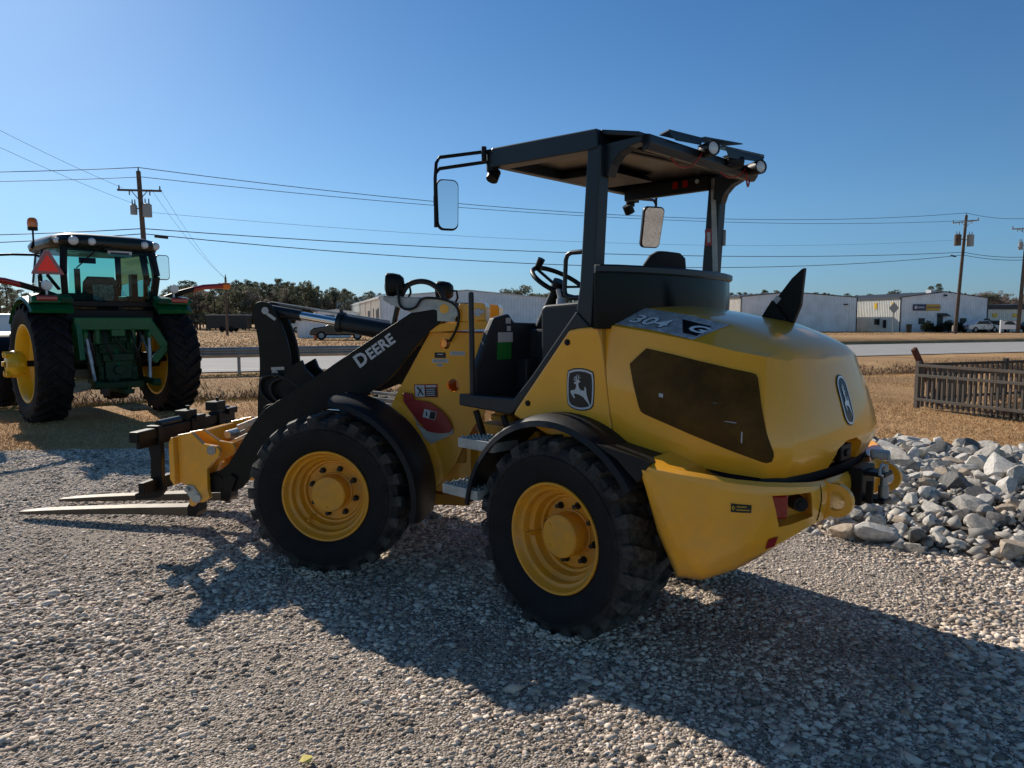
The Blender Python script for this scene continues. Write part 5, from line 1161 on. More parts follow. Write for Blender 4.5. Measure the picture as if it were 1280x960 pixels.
# ================================================================ BUILDINGS
def ribbed(name,c,rough=.5):
    m=bpy.data.materials.new(name); m.use_nodes=True; nt=m.node_tree;N=nt.nodes;L=nt.links;b=N['Principled BSDF']; b.inputs['Roughness'].default_value=rough
    tc=N.new('ShaderNodeTexCoord'); n=N.new('ShaderNodeTexNoise'); n.inputs['Scale'].default_value=.7; n.inputs['Detail'].default_value=5; L.new(tc.outputs['Object'],n.inputs['Vector'])
    cr=N.new('ShaderNodeValToRGB'); cr.color_ramp.elements[0].position=.3; cr.color_ramp.elements[0].color=(*[k*.82 for k in c],1); cr.color_ramp.elements[1].position=.65; cr.color_ramp.elements[1].color=(*c,1); L.new(n.outputs['Fac'],cr.inputs['Fac']); L.new(cr.outputs[0],b.inputs['Base Color']); return m
WALLM=ribbed('white_siding_shade_tint',(.84,.89,.96)); WALLC=ribbed('cream_siding_sunlit_tint',(.86,.84,.77)); ROOFM=mat('white_metal_roof',(.66,.67,.68),.4); TRIM=mat('dark_trim',(.035,.037,.042),.6); DARK=mat('dark_opening',(.012,.013,.016),.4)  # white siding twice: bluish shade and cream sunlight are put into the colours
def siding(mb,p0,p1,h0,h1,step=.32,d=.05,mid=None):
    """ribbed wall from p0 to p1 (2D), top height from h0 to h1, optional gable peak (t,h)"""
    P0,P1=Vector((*p0,0)),Vector((*p1,0)); dv=P1-P0; Ln=dv.length; u=dv/Ln; n=Vector((u.y,-u.x,0)); k=max(2,int(Ln/step)); top=[];bot=[]
    ts=[]
    for i in range(k):
        for f,o in((0,0),(.62,0),(.72,d),(.9,d)): ts.append(((i+f)/k,o))
    ts.append((1,0)); 
    if mid and not any(abs(t-mid[0])<1e-6 for t,_ in ts): ts.append((mid[0],0)); ts.sort()
    def H(t):
        if mid: return h0+(mid[1]-h0)*t/mid[0] if t<=mid[0] else mid[1]+(h1-mid[1])*(t-mid[0])/(1-mid[0])
        return h0+(h1-h0)*t
    for t,o in ts:
        q=P0+dv*t+n*o; bot.append((q.x,q.y,-.1)); top.append((q.x,q.y,H(t)))
    mb.loft([bot,top])
def building(name,corner,fdir,W,Ldep,eave,peak,label,wall=WALLM,side=WALLC,roofm=TRIM,pt=.5,cat='building',step=.32):
    """front gable wall runs from corner along fdir; depth goes back"""
    f=Vector((*fdir,0)).normalized(); b=Vector((-f.y,f.x,0)); c=Vector((*corner,0)); o=empty(name,c,math.atan2(f.y,f.x),label,cat)
    m=MB(); siding(m,(0,0),(W,0),eave,eave,mid=(pt,peak),step=step); m.build('gable_wall',wall,o)
    m=MB(); siding(m,(0,Ldep),(0,0),eave,eave,step=step); m.build('side_wall',side,o)
    m=MB(); siding(m,(W,0),(W,Ldep),eave,eave,step=step); m.build('side_wall',wall,o)
    m=MB(); siding(m,(W,Ldep),(0,Ldep),eave,eave,mid=(1-pt,peak),step=step); m.build('gable_wall',wall,o)
    r=MB(); px=W*pt
    for x0,z0,x1,z1 in((-.12,eave-.02,px,peak+.02),(px,peak+.02,W+.12,eave-.02)):
        r.add([(x0,-.12,z0),(x1,-.12,z1),(x1,Ldep+.1,z1),(x0,Ldep+.1,z0),(x0,-.12,z0+.10),(x1,-.12,z1+.10),(x1,Ldep+.1,z1+.10),(x0,Ldep+.1,z0+.10)],[(0,1,2,3),(7,6,5,4),(0,4,5,1),(1,5,6,2),(2,6,7,3),(3,7,4,0)])
    r.build('roof',ROOFM if roofm is ROOFM else roofm,o)
    [MB().box(c_,d_).build('trim',roofm if roofm is TRIM else ROOFM,o) for c_,d_ in(((.0,-.07,eave/2),(.10,.10,eave-.1)),((W,-.07,eave/2),(.10,.10,eave-.1)),((-.1,Ldep/2,eave-.06),(.14,Ldep,.14)))]
    return o
FD=(.96,.28)
# middle warehouse behind the loader
wm=building('metal_warehouse',(-12.75,70.0),FD,17.2,44,3.72,4.42,'long white metal warehouse with black sign behind the loader cab',roofm=ROOFM)
for y,w,z0,z1 in((2.6,2.0,.0,2.55),(11.5,2.6,0,2.5)): MB().box((-.03,y,(z0+z1)/2),(.10,w,z1-z0)).build('doorway',DARK,wm)
for y in(1.1,6.0): MB().box((-.04,y,1.95),(.1,.7,1.5)).build('window',DARK,wm)
sg=MB(); sg.box((7.1,-.10,2.72),(4.3,.10,1.0)); sgo=sg.build('wall_sign',M['ink'],wm)
vs,fs,w=text2d('OOOR',.02); t=MB(); t.add([(5.35+v[0]*.42*1.9,-.156,2.50+v[1]*.45) for v in vs],fs); t.build('sign_lettering',M['label'],sgo)
MB().box((5.7,-.2,3.5),(.35,.25,.18)).build('wall_lamp',DARK,wm)
for y in(9,16,24): MB().box((-.09,y,1.85),(.12,.12,3.6)).build('downpipe',ROOFM,wm)
# buildings farther left
b2=building('metal_building',(-27.9,115),FD,16,26,4.3,5.6,'tall white gabled shed rising behind the long warehouse',roofm=ROOFM)
b3=building('metal_building',(-25.2,93),FD,5.2,9,2.45,2.8,'low white shed with two dark openings left of the long warehouse',roofm=ROOFM)
m=MB(); m.box((1.5,-.06,1.55),(1.6,.1,1.1)); m.build('window',DARK,b3); MB().box((4.1,-.06,1.3),(.8,.1,1.9)).build('doorway',DARK,b3)
b4=building('metal_building',(-18.4,62.0),FD,4.4,.6,1.38,1.4,'low pale grey wall standing at the left end of the long warehouse',roofm=ROOFM)
# plain warehouse on the right
wr=building('metal_warehouse',(28.9,91.5),(.985,.17),16.2,20,4.4,5.0,'plain white gabled warehouse without windows seen over the hood',roofm=TRIM,pt=.42)
MB().box((4.2,-.08,1.2),(1.0,.08,2.2)).build('door',WALLC,wr); MB().box((14.6,-.12,3.5),(.5,.2,.15)).build('wall_lamp',DARK,wr); MB().box((8.4,-.1,.6),(.15,.12,.5)).build('meter_box',DARK,wr)
# shop
sh_=building('shop_building',(48.0,89.5),(.985,.17),12.3,17,4.25,4.95,'white metal shop with a blue and yellow sign over its entrance',roofm=TRIM)
s=MB(); s.box((4.0-1.4+.0,-.13,3.05),(1.75,.10,.78)); sb_=s.build('shop_sign',mat('sign_blue',(.012,.018,.10),.4),sh_)
s=MB(); s.box((5.65-1.2,-.13,3.05),(1.95,.10,.78)); sy=s.build('shop_sign',mat('sign_yellow',(.60,.36,.03),.4),sh_)
vs,fs,w=text2d('NAPA',.03); t=MB(); t.add([(2.30+v[0]*.27,-.185,2.92+v[1]*.27) for v in vs],fs); 
t.build('sign_lettering',M['label'],sb_)
hx=MB(); hx.cyl((2.02,-.182,3.05),(2.02,-.19,3.05),.24,n=6); hx.build('sign_emblem',M['label'],sb_)
vs,fs,w=text2d('AUTO PARTS',.03); t=MB(); t.add([(3.58+v[0]*.245,-.185,2.93+v[1]*.25) for v in vs],fs); t.build('sign_lettering',mat('sign_blue_ink',(.02,.03,.14),.5),sy)
MB().box((5.6,-.05,1.1),(.75,.06,2.2)).build('door',DARK,sh_)
aw=MB(); aw.prism([(-.05,2.35),(-.05,1.95),(-.9,1.95)],'X',5.15,6.5); aw.build('awning',TRIM,sh_)
for x in(3.0,8.9): MB().box((x,-.07,1.35),(.85,.08,.75)).build('window',DARK,sh_)
MB().box((4.9,.9,5.05),(.7,.9,.4)).build('roof_vent',ROOFM,sh_); MB().box((6.1,-.2,4.55),(.3,.25,.22)).build('wall_lamp',DARK,sh_)
for y in(4.5,1.3): MB().box((-.06,y,3.3),(.06,.5,.75)).build('notice_board',M['tyellow'],sh_)
m=MB(); m.box((-.25,3.9,1.25),(.35,.55,.75)); m.box((-.2,2.5,1.0),(.3,.25,1.0)); m.build('utility_meter',DARK,sh_)
rs=building('metal_building',(61.0,93.0),(.985,.17),14,12,3.2,3.5,'low white building with a dark roof edge right of the shop',wall=WALLC,roofm=TRIM)
MB().box((7,-.16,3.15),(14.2,.3,.55)).build('fascia',TRIM,rs)
for x in(1.2,4.2): MB().box((x,-.07,2.1),(.7,.08,.5)).build('notice_board',M['tyellow'],rs)
sg=empty('road_sign',(44.6,84.6,0),R_(10),'square white sign seen from behind on its post left of the shop','sign')
MB().cyl((0,0,0),(0,0,3.6),.05,n=8).build('post',TANK,sg); MB().box((0,-.06,2.9),(.95,.03,.95),rotmat('Y',R_(45))).build('sign_plate',TANK,sg)
# board sign before the shop
bs=empty('board_sign',(57.2,83.0,0),R_(6),'white framed board sign with a dark car picture at the shop parking','sign')
MB().box((0,0,.95),(2.25,.06,1.0)).build('panel',M['white'],bs)
for x in(-1.15,1.15): MB().box((x,0,.75),(.12,.12,1.5)).build('post',M['white'],bs)
pg=MB(); pg.add([(x,-.035,z) for x,z in((-.75,.98),(.8,.95),(.5,1.22),(.2,1.34),(-.35,1.34),(-.6,1.2))],[(0,1,2,3,4,5)]); pg.add([(x,-.035,z) for x,z in((-.85,1.36),(.85,1.36),(.85,1.43),(-.85,1.43))],[(0,1,2,3)]); pg.build('printed_graphic',M['navy'],bs)
for x,y,l in((50.9,83.3,'pale bollard standing just right of the shop pole'),(58.9,82.5,'pale bollard right of the white board sign')): 
    MB().cyl((0,0,0),(0,0,.62),.13,.12,n=12).cyl((0,0,.62),(0,0,.68),.12,.05,n=12).build('bollard',mat('pale_concrete',(.5,.47,.42),.8),None,loc=(x,y,.2)); tag(bpy.context.scene.objects[-1] if False else COL.objects[-1],l,'bollard')
# ================================================================ CARS FAR AWAY
def car(name,x,y,rz,label,body,kind='sedan',cat='car',sc=1.0):
    o=empty(name,(x,y,0),rz,label,cat); o.scale=(sc,sc,sc)
    prof={'sedan':[(-2.25,.35),(-2.28,.75),(-2.1,.92),(-1.5,.98),(-.95,1.42),(.45,1.45),(1.15,1.0),(2.05,.86),(2.28,.65),(2.28,.35)],'hatch':[(-2.15,.35),(-2.2,.85),(-1.95,1.1),(-1.3,1.52),(.2,1.55),(1.0,1.08),(2.0,.92),(2.2,.7),(2.2,.35)],'pickup':[(-2.7,.5),(-2.72,1.05),(-.55,1.08),(-.5,1.72),(.75,1.75),(1.35,1.15),(2.6,1.05),(2.75,.85),(2.75,.5)]}[kind]
    MB().prism(prof,'Y',-.88,.88).build('body',body,o,bevel=.09,seg=3)
    gl={'sedan':[(-1.32,1.0),(-.9,1.36),(.4,1.39),(.95,1.02)],'hatch':[(-1.75,1.12),(-1.25,1.44),(.15,1.48),(.82,1.1)],'pickup':[(-.42,1.12),(-.4,1.62),(.68,1.65),(1.15,1.16)]}[kind]
    MB().prism(gl,'Y',-.884,.884).build('window',DARK,o)
    wx=1.35 if kind!='pickup' else 1.75
    for x_ in(-wx,wx):
        for y_ in(-.80,.80):
            w=MB().cyl((x_,y_-.11,.34),(x_,y_+.11,.34),.34,n=20).build('wheel',M['rubber'],o,smooth=40); MB().cyl((x_,y_+math.copysign(.112,y_),.34),(x_,y_+math.copysign(.118,y_),.34),.20,n=16).build('hubcap',TANK,w)
    ends=prof[0][0],prof[-1][0]
    for y_ in(-.65,.65):
        MB().box((ends[1]+.0,y_,.72),(.06,.35,.13)).build('headlight',M['clear'],o); MB().box((ends[0]-.02,y_,.82),(.06,.25,.16)).build('tail_light',M['redlens'],o)
    MB().box((ends[1]-.02,0,.5),(.10,1.6,.18)).build('bumper',M['black'],o)
    return o
CB_=mat('black_car_paint',(.012,.013,.016),.25,coat=.6); CS=mat('silver_car_paint',(.50,.52,.55),.3,coat=.5,metal=.3); CW_=mat('white_car_paint',(.70,.71,.72),.3,coat=.5); CR=mat('dark_red_car_paint',(.10,.012,.015),.3,coat=.5)
car('parked_car',-13.5,56.5,math.pi+.22,'black car parked on the grass before the low pale wall',CB_,'hatch')
car('pickup_truck',-27.3,86,math.pi+.1,'silver pickup truck parked in front of the pines',CS,'pickup','pickup truck')
car('parked_car',58.6,88.2,.2,'dark red car parked between the board sign and the right pole',CR,'sedan')
car('parked_car',63.0,86.0,.2,'black car parked at the right edge beside the pole',CB_,'hatch')
car('parked_car',56.6,87.5,.2,'white car parked behind the white board sign',CW_,'sedan')
car('parked_car',-19.8,29.5 if False else 40.0,math.pi+.36,'white van like car parked far left behind the green tractor',CW_,'hatch') if False else None
tl_=empty('cargo_trailer',(-36.0,92,0),.1,'dark box trailer parked before the pine grove','trailer')
MB().box((0,0,1.25),(5.0,2.2,1.7)).build('body',DARK,tl_,bevel=.05); MB().box((0,0,2.13),(5.0,2.2,.06)).build('roof',ROOFM,tl_)
for x in(-.6,.5):
    for y in(-1,1): MB().cyl((x,y-.1,.36),(x,y+.1,.36),.36,n=16).build('wheel',M['rubber'],tl_)
MB().bar((2.5,0,.5),(3.6,0,.5),.12,.12).build('drawbar',DARK,tl_)
hy=empty('fire_hydrant',(-15.1,55.4,0),0,'orange and white marker post on the grass left of the black car','marker post')
MB().cyl((0,0,0),(0,0,.45),.14,.11,n=12).cyl((0,0,.45),(0,0,.55),.16,.05,n=12).build('base',mat('orange_marker',(.55,.14,.04),.6),hy); MB().bar((-.03,0,.5),(-.10,0,1.15),.08,.03).build('flag_strip',M['label'],hy)
for k,(x,y,z,l) in enumerate(((-9.6,56.0,.35,'pale boulder right of the black parked car'),)):
    o=put_rock(x,y,.75,1,2,l,None); o.location.z=.25
# ================================================================ TREES
LEAFM={}
def leaf_mat(name,c1,c2):
    m=island_mat(name,[(0,c1),(.55,tuple((a+b)/2 for a,b in zip(c1,c2))),(1,c2)],rough=.7,spec=.2); nt=m.node_tree;N=nt.nodes;L=nt.links;b=N['Principled BSDF']
    tr=N.new('ShaderNodeBsdfTranslucent'); L.new(b.inputs['Base Color'].links[0].from_socket,tr.inputs['Color']); mx=N.new('ShaderNodeMixShader'); mx.inputs[0].default_value=.42; out=[q for q in N if q.type=='OUTPUT_MATERIAL'][0]; L.new(b.outputs[0],mx.inputs[1]); L.new(tr.outputs[0],mx.inputs[2]); L.new(mx.outputs[0],out.inputs['Surface']); return m
PINE=leaf_mat('pine_needles',(.07,.085,.06),(.20,.21,.14)); PINE2=leaf_mat('pine_needles_pale',(.10,.11,.075),(.25,.25,.165)); BARE=leaf_mat('bare_twigs',(.20,.165,.14),(.42,.35,.29)); BUSHM=leaf_mat('dark_hedge_leaves',(.008,.013,.008),(.03,.042,.02)); BARK=mat('tree_bark',(.085,.062,.05),.9,noise_amt=.3)
def crown_mesh(seed,clumps,leaf,n_per,m,flatz=.55):
    r=np.random.default_rng(seed); Vs=[];Fs=[];b=0
    for cx,cy,cz,rad in clumps:
        n=int(n_per*(rad**1.6)*1.0)+12
        d=r.normal(0,1,(n,3)); d/=np.linalg.norm(d,axis=1)[:,None]; rr=rad*r.uniform(.25,1.0,n)**.6; p=d*rr[:,None]*np.array([1,1,flatz])+np.array([cx,cy,cz])
        a=r.normal(0,1,(n,3)); a/=np.linalg.norm(a,axis=1)[:,None]; c=np.cross(a,r.normal(0,1,(n,3))); c/=np.linalg.norm(c,axis=1)[:,None]
        s=leaf*r.uniform(.5,1.3,n)[:,None]; Vs.append(np.stack([p-a*s-c*s*.35,p+a*s-c*s*.1,p+c*s*.6],1).reshape(-1,3)); 
    V=np.concatenate(Vs); F=np.arange(len(V)).reshape(-1,3)
    me=bpy.data.meshes.new('crown'); me.vertices.add(len(V)); me.vertices.foreach_set('co',V.astype(np.float32).ravel()); me.loops.add(F.size); me.loops.foreach_set('vertex_index',F.astype(np.int32).ravel()); me.polygons.add(len(F)); me.polygons.foreach_set('loop_start',np.arange(0,F.size,3,dtype=np.int32)); me.polygons.foreach_set('loop_total',np.full(len(F),3,np.int32)); me.materials.append(m); me.update(calc_edges=True); return me
def pine_variant(seed,m,H=10):
    r=random.Random(seed); cl=[]; t=MB(); lean=r.uniform(-.3,.3); t.tube([(0,0,0),(lean*.4,0,H*.4),(lean*.8,.1,H*.75),(lean,0,H*.97)],[.17,.13,.08,.03],n=7)
    z0=r.uniform(.30,.52)*H
    k=r.randint(15,20)
    for i in range(k):
        f=(i+r.random()*.6)/k; z=z0+(H-z0)*f; rad=(1-f)**.7*r.uniform(.9,2.1)+.25; a=r.uniform(0,6.28); x=lean*z/H+rad*math.cos(a); y=rad*math.sin(a)
        t.tube([(lean*z/H,0,z-.25),(x,y,z+r.uniform(-.1,.25))],[.04,.015],n=5); cl.append((x,y,z+.15,r.uniform(.55,.95)*(1.1-.4*f)))
    cl.append((lean,0,H*.98,.5))
    return crown_mesh(seed,cl,.17,150,m,.62),t
def round_variant(seed,m,H=7,spread=2.6,leaf=.2,npr=120,trunk=.15,fl=.8):
    r=random.Random(seed); cl=[];t=MB(); t.tube([(0,0,0),(.1,0,H*.35),(.05,.1,H*.6)],[trunk,trunk*.75,trunk*.4],n=7)
    for i in range(20):
        a=r.uniform(0,6.28); f=r.random(); rad=spread*math.sqrt(r.random())*(1-.55*f); z=H*(.38+.55*f); x,y=rad*math.cos(a),rad*math.sin(a); t.tube([(.05,.05,H*.4),(x*.5,y*.5,H*.35+(z-H*.35)*.55),(x,y,z)],[.06,.04,.012],n=5); cl.append((x,y,z,r.uniform(.6,1.05)))
    return crown_mesh(seed,cl,leaf,npr,m,fl),t
def bare_variant(seed,m,H=8):
    r=random.Random(seed); cl=[];t=MB(); t.tube([(0,0,0),(.1,0,H*.4),(0,.1,H*.8)],[.16,.11,.04],n=7)
    me_b=MB()
    def br(p,d,L,w,dep):
        q=p+d*L; t.tube([p,(p+q)/2+Vector((r.gauss(0,.06),r.gauss(0,.06),0))*L,q],[w,w*.8,w*.55],n=4)
        if dep>0:
            for _ in range(3): br(p+d*L*r.uniform(.55,1),(d+Vector((r.gauss(0,.45),r.gauss(0,.45),r.uniform(-.05,.45)))).normalized(),L*r.uniform(.55,.8),w*.6,dep-1)
        else: cl.append((q.x,q.y,q.z,.5))
    for i in range(6):
        a=r.uniform(0,6.28); br(Vector((.05,0,H*r.uniform(.22,.5))),Vector((math.cos(a)*.7,math.sin(a)*.7,r.uniform(.5,1.2))).normalized(),H*.22,.05,2)
    return crown_mesh(seed,cl,.16,70,m,1.0),t
def tree_proto(kind,seed,m):
    me,t=(pine_variant if kind=='pine' else round_variant if kind=='round' else bare_variant)(seed,m)
    bmk=t.build('trunk',BARK,None,smooth=50); tm=bmk.data; bpy.data.objects.remove(bmk); return me,tm
TP={'pine':[tree_proto('pine',s,PINE if s%3 else PINE2) for s in(1,2,3,4,5,6)],'round':[tree_proto('round',s,PINE2 if s%2 else PINE) for s in(11,12,13)],'bare':[tree_proto('bare',s,BARE) for s in(21,22,23)]}
rt=random.Random(17)
def tree(kind,x,y,h,label,group,wid=None,name=None):
    me,tm=rt.choice(TP[kind]); o=empty(name or {'pine':'pine_tree','round':'evergreen_tree','bare':'bare_tree'}[kind],(x,y,-.1),rt.uniform(0,6.28),label,'tree',group)
    H={'pine':10,'round':7,'bare':8}[kind]; s=h/H; w=(wid or 1)*s; o.scale=(w,w,s)
    link(bpy.data.objects.new('trunk',tm),o); link(bpy.data.objects.new('crown',me),o); return o
def atpx(u,z): return ((u-640)/900*z,z)
# left grove: pixel column -> height profile of the photo
PROF=[(-30,352),(0,360),(12,352),(28,358),(45,372),(205,364),(225,352),(245,350),(262,356),(278,352),(300,352),(318,347),(335,356),(352,348),(372,350),(388,354),(405,360),(425,358),(440,362),(455,366),(480,364)]
def top_at(u):
    for (a,b),(c,d) in zip(PROF,PROF[1:]):
        if a<=u<=c: return b+(d-b)*(u-a)/(c-a)
    return 362
G1='pines of the grove beyond the field on the left'
cnt=0
for row,(z,n,dy) in enumerate(((112,36,0),(122,36,3),(135,36,1))):
    for i in range(n):
        u=205+(480-205)*(i+rt.random())/n; top=top_at(u)+rt.uniform(-1,9)+dy
        x,y=atpx(u,z+rt.uniform(-4,4)); h=max(3,(399-top)/900*y+1.6)
        k='pine' if rt.random()<.86 else ('bare' if rt.random()<.6 else 'round')
        tree(k,x,y,h,{'pine':'dark green pine with bare lower trunk in the grove beyond the field','bare':'leafless brownish tree among the pines of the left grove','round':'bushy evergreen tree among the pines of the left grove'}[k],{'pine':G1,'bare':'leafless trees in the left grove','round':'bushy evergreens in the left grove'}[k],wid=rt.uniform(.85,1.25))
for i in range(16):
    u=-60+105*(i+rt.random())/16; x,y=atpx(u,rt.uniform(88,108)); top=top_at(max(u,-30))+rt.uniform(0,9); tree('pine',x,y,(399-top)/900*y+1.6,'dark pine standing behind the left side of the green tractor','pines behind the green tractor',wid=rt.uniform(1,1.5))
for i in range(26):   # undergrowth
    u=200+260*(i+rt.random())/26; x,y=atpx(u,rt.uniform(104,110)); tree('round',x,y,rt.uniform(1.6,3.0),'low shrub at the foot of the left pine grove','shrubs under the left pine grove',wid=rt.uniform(1.2,1.9),name='shrub')
# middle: two round crowns behind the warehouse, brush behind the steering wheel
for u,top,z,wd,l in((628,360,125,1.25,'left dark round tree crown above the warehouse roof'),(648,357,122,1.3,'tallest dark round tree crown above the warehouse roof'),(664,362,124,1.1,'right dark round tree crown above the warehouse roof'),(688,362,105,1.2,'brownish green tree behind the steering wheel'),(706,364,103,1.2,'green tree behind the cab post right of the steering wheel')):
    x,y=atpx(u,z); tree('round',x,y,(399-top)/900*y+1.6,l,None,wid=wd)
for i,(u,top) in enumerate(((590,372),(606,373),(676,368),(700,368))): 
    x,y=atpx(u,130); tree('bare',x,y,(399-top)/900*y+1.6,'leafless tree behind the middle warehouse','leafless trees behind the middle warehouse')
# right tree line
for i in range(34):
    u=905+180*(i+rt.random())/34; x,y=atpx(u,rt.uniform(150,175)); top=365+rt.uniform(-2.5,6)+(3 if u>990 else 0); tree('pine',x,y,(399-top)/900*y+1.6,'small dark pine top showing above the plain warehouse roof','pines behind the plain warehouse',wid=rt.uniform(.9,1.4))
for u,top,l in((1108,363,'dark round tree behind the left eave of the shop'),(1118,361,'second dark round tree behind the left part of the shop roof'),(1138,362,'brownish round tree behind the shop roof'),(1160,358,'pale green tree with irregular top behind the shop roof'),(1170,355,'tallest tree behind the shop roof left of the ridge'),(1186,360,'dark round tree behind the shop ridge'),(1228,363,'dark evergreen behind the right eave of the shop')):
    x,y=atpx(u,138); tree('pine' if u in(1160,1170) else 'round',x,y,(399-top)/900*y+1.6,l,None,wid=1.2)
for i in range(30):
    u=1140+190*(i+rt.random())/30; x,y=atpx(u,rt.uniform(140,160)); top=363+rt.uniform(-2,8); tree('bare',x,y,(399-top)/900*y+1.6,'leafless brown tree in the wood behind the shop','leafless trees behind the shop',wid=rt.uniform(1,1.5))
# far wood as one mass closing the horizon
o=None
def far_wood():
    r=np.random.default_rng(4); cl=[]
    for k in range(420):
        u=r.uniform(-120,1420); z=r.uniform(215,240); h=r.uniform(2.2,6.5); cl.append(((u-640)/900*z,z,h*.55,h*.42)); cl.append(((u-640)/900*z+r.normal(0,1.5),z,h*.2,h*.4))
    me=crown_mesh(9,cl,.55,42,PINE2,1.0); o=bpy.data.objects.new('distant_wood',me); link(o); tag(o,'distant low wood closing the horizon','wood',kind='stuff')
far_wood()
# shop hedges
bme=crown_mesh(31,[(0,0,.55,.62),(.35,.1,.5,.55),(-.35,0,.5,.55),(0,.1,.8,.45)],.09,900,BUSHM,.85)
bmt=MB().cyl((0,0,0),(0,0,.5),.06,.03,n=6).cyl((0,0,.3),(.25,.05,.65),.03,.01,n=5).build('stem',BARK,None); bmt_m=bmt.data; bpy.data.objects.remove(bmt)
for x,y,s,l in((49.8,86.6,1.25,'left clipped dark shrub at the shop front corner'),(51.0,86.8,.75,'small dark shrub second from the left at the shop front'),(52.6,86.9,1.3,'large dark shrub under the left shop window'),(53.8,87.1,1.15,'dark shrub just left of the shop door'),(56.3,87.4,1.1,'dark shrub just right of the shop pole'),(57.6,87.5,1.45,'largest dark shrub under the right shop window')):
    o=empty('shrub',(x,y,0),rt.uniform(0,6),l,'shrub'); o.scale=(s,s,s); link(bpy.data.objects.new('stem',bmt_m),o); link(bpy.data.objects.new('foliage',bme),o)
tc_=MB().cyl((47.2,85.9,.0),(47.2,85.9,.95),.28,.32,n=14).cyl((47.2,85.9,.95),(47.2,85.9,1.0),.34,.34,n=14).build('trash_bin',DARK); tag(tc_,'dark round bin at the corner of the shop','bin')
# ================================================================ GREEN TRACTOR
tr_o=empty('tractor',(-6.72,11.95,0),R_(136),'green farm tractor seen from behind with yellow wheels, red triangle and glazed cab','tractor')
def T(mb,name,m,parent=None,**k): return mb.build(name,m,parent or tr_o,**k)
def ag_wheel(R,w,rim,hubd,nl,lugh):
    t=MB(); c=0; hw=w/2; Ri=R-lugh
    prof=[(rim-.015,hw*.80),(rim+.03,hw*.86),(rim+(Ri-rim)*.35,hw*.98),(rim+(Ri-rim)*.6,hw*1.0),(rim+(Ri-rim)*.85,hw*.96),(Ri-.015,hw*.84),(Ri,hw*.5),(Ri+.004,0)]
    prof=prof+[(r,-y) for r,y in prof[::-1][1:]]; t.lathe(prof,n=64)
    for s in(1,-1):
        for k in range(nl):
            a0=2*math.pi*(k+(0 if s>0 else .5))/nl; secs=[]
            for y,da,hwid in((-.02*hw,.24,.022),(.45*hw,.13,.026),(.85*hw,.02,.032),(.97*hw,-.01,.036)):
                A=a0-da; ro=R if y<.9*hw else R-lugh*.9; ri=Ri-.03 if y<.9*hw else Ri-.08
                secs.append([(rr*math.cos(A+q),s*y,rr*math.sin(A+q)) for rr,q in((ri,hwid*1.3),(ro,hwid),(ro,-hwid),(ri,-hwid*1.3))])
            t.loft(secs,closed=True,cap=True)
    r=MB(); r.lathe([(rim-.03,hw*.80),(rim+.012,hw*.84),(rim+.012,hw*.88),(rim-.012,hw*.87),(rim-.03,hw*.78),(rim-.05,hw*.5),(rim-.055,hubd+.06),(rim-.09,hubd+.02),(rim*.55,hubd+.03),(rim*.42,hubd+.05),(rim*.30,hubd+.05),(0,hubd+.05)],n=48)
    r.lathe([(rim+.012,-hw*.86),(rim-.02,-hw*.86),(rim-.05,-hw*.5),(rim-.055,hubd-.06),(rim-.09,hubd-.02),(rim*.55,hubd+.0),(0,hubd+.0)],n=48)
    return t,r
def put_wheels(R,w,rim,hubd,nl,lugh,x,y,hz,steer=0):
    t,r=ag_wheel(R,w,rim,hubd,nl,lugh); wd=None
    for s in(1,-1):
        if wd is None:
            o=r.build('wheel',M['tyellow'],tr_o,smooth=35); a=t.build('tyre',M['rubber'],o,smooth=28); wd=(o.data,a.data)
        else:
            o=bpy.data.objects.new('wheel',wd[0]); link(o,tr_o); link(bpy.data.objects.new('tyre',wd[1]),o)
        o.location=(x,s*y,hz); o.rotation_euler=(0,.3*s,steer+(0 if s>0 else math.pi))
put_wheels(.925,.50,.60,-.02,24,.045,0,.95,.905)
put_wheels(.66,.38,.40,.02,20,.035,2.75,.93,.645)
ax=MB(); ax.cyl((0,-1.0,.905),(0,1.40,.905),.048,n=18); ax.cyl((0,-.8,.905),(0,.8,.905),.13,n=20); ax.box((0,0,.88),(.5,.6,.5)); ax.box((2.75,0,.60),(.25,1.3,.2)); T(ax,'axle',M['black'],smooth=40)
hb=MB(); hb.lathe([(.05,-.16),(.16,-.15),(.20,-.10),(.21,.0),(.17,.06),(.12,.09),(.05,.10)],(0,1.32,.905),(0,1,0),n=20)
for k in range(6): a=k*math.pi/3; hb.box((.17*math.cos(a),1.32,.905+.17*math.sin(a)),(.07,.22,.07),rotmat('Y',-a))
T(hb,'axle_hub',M['tyellow'],smooth=40)
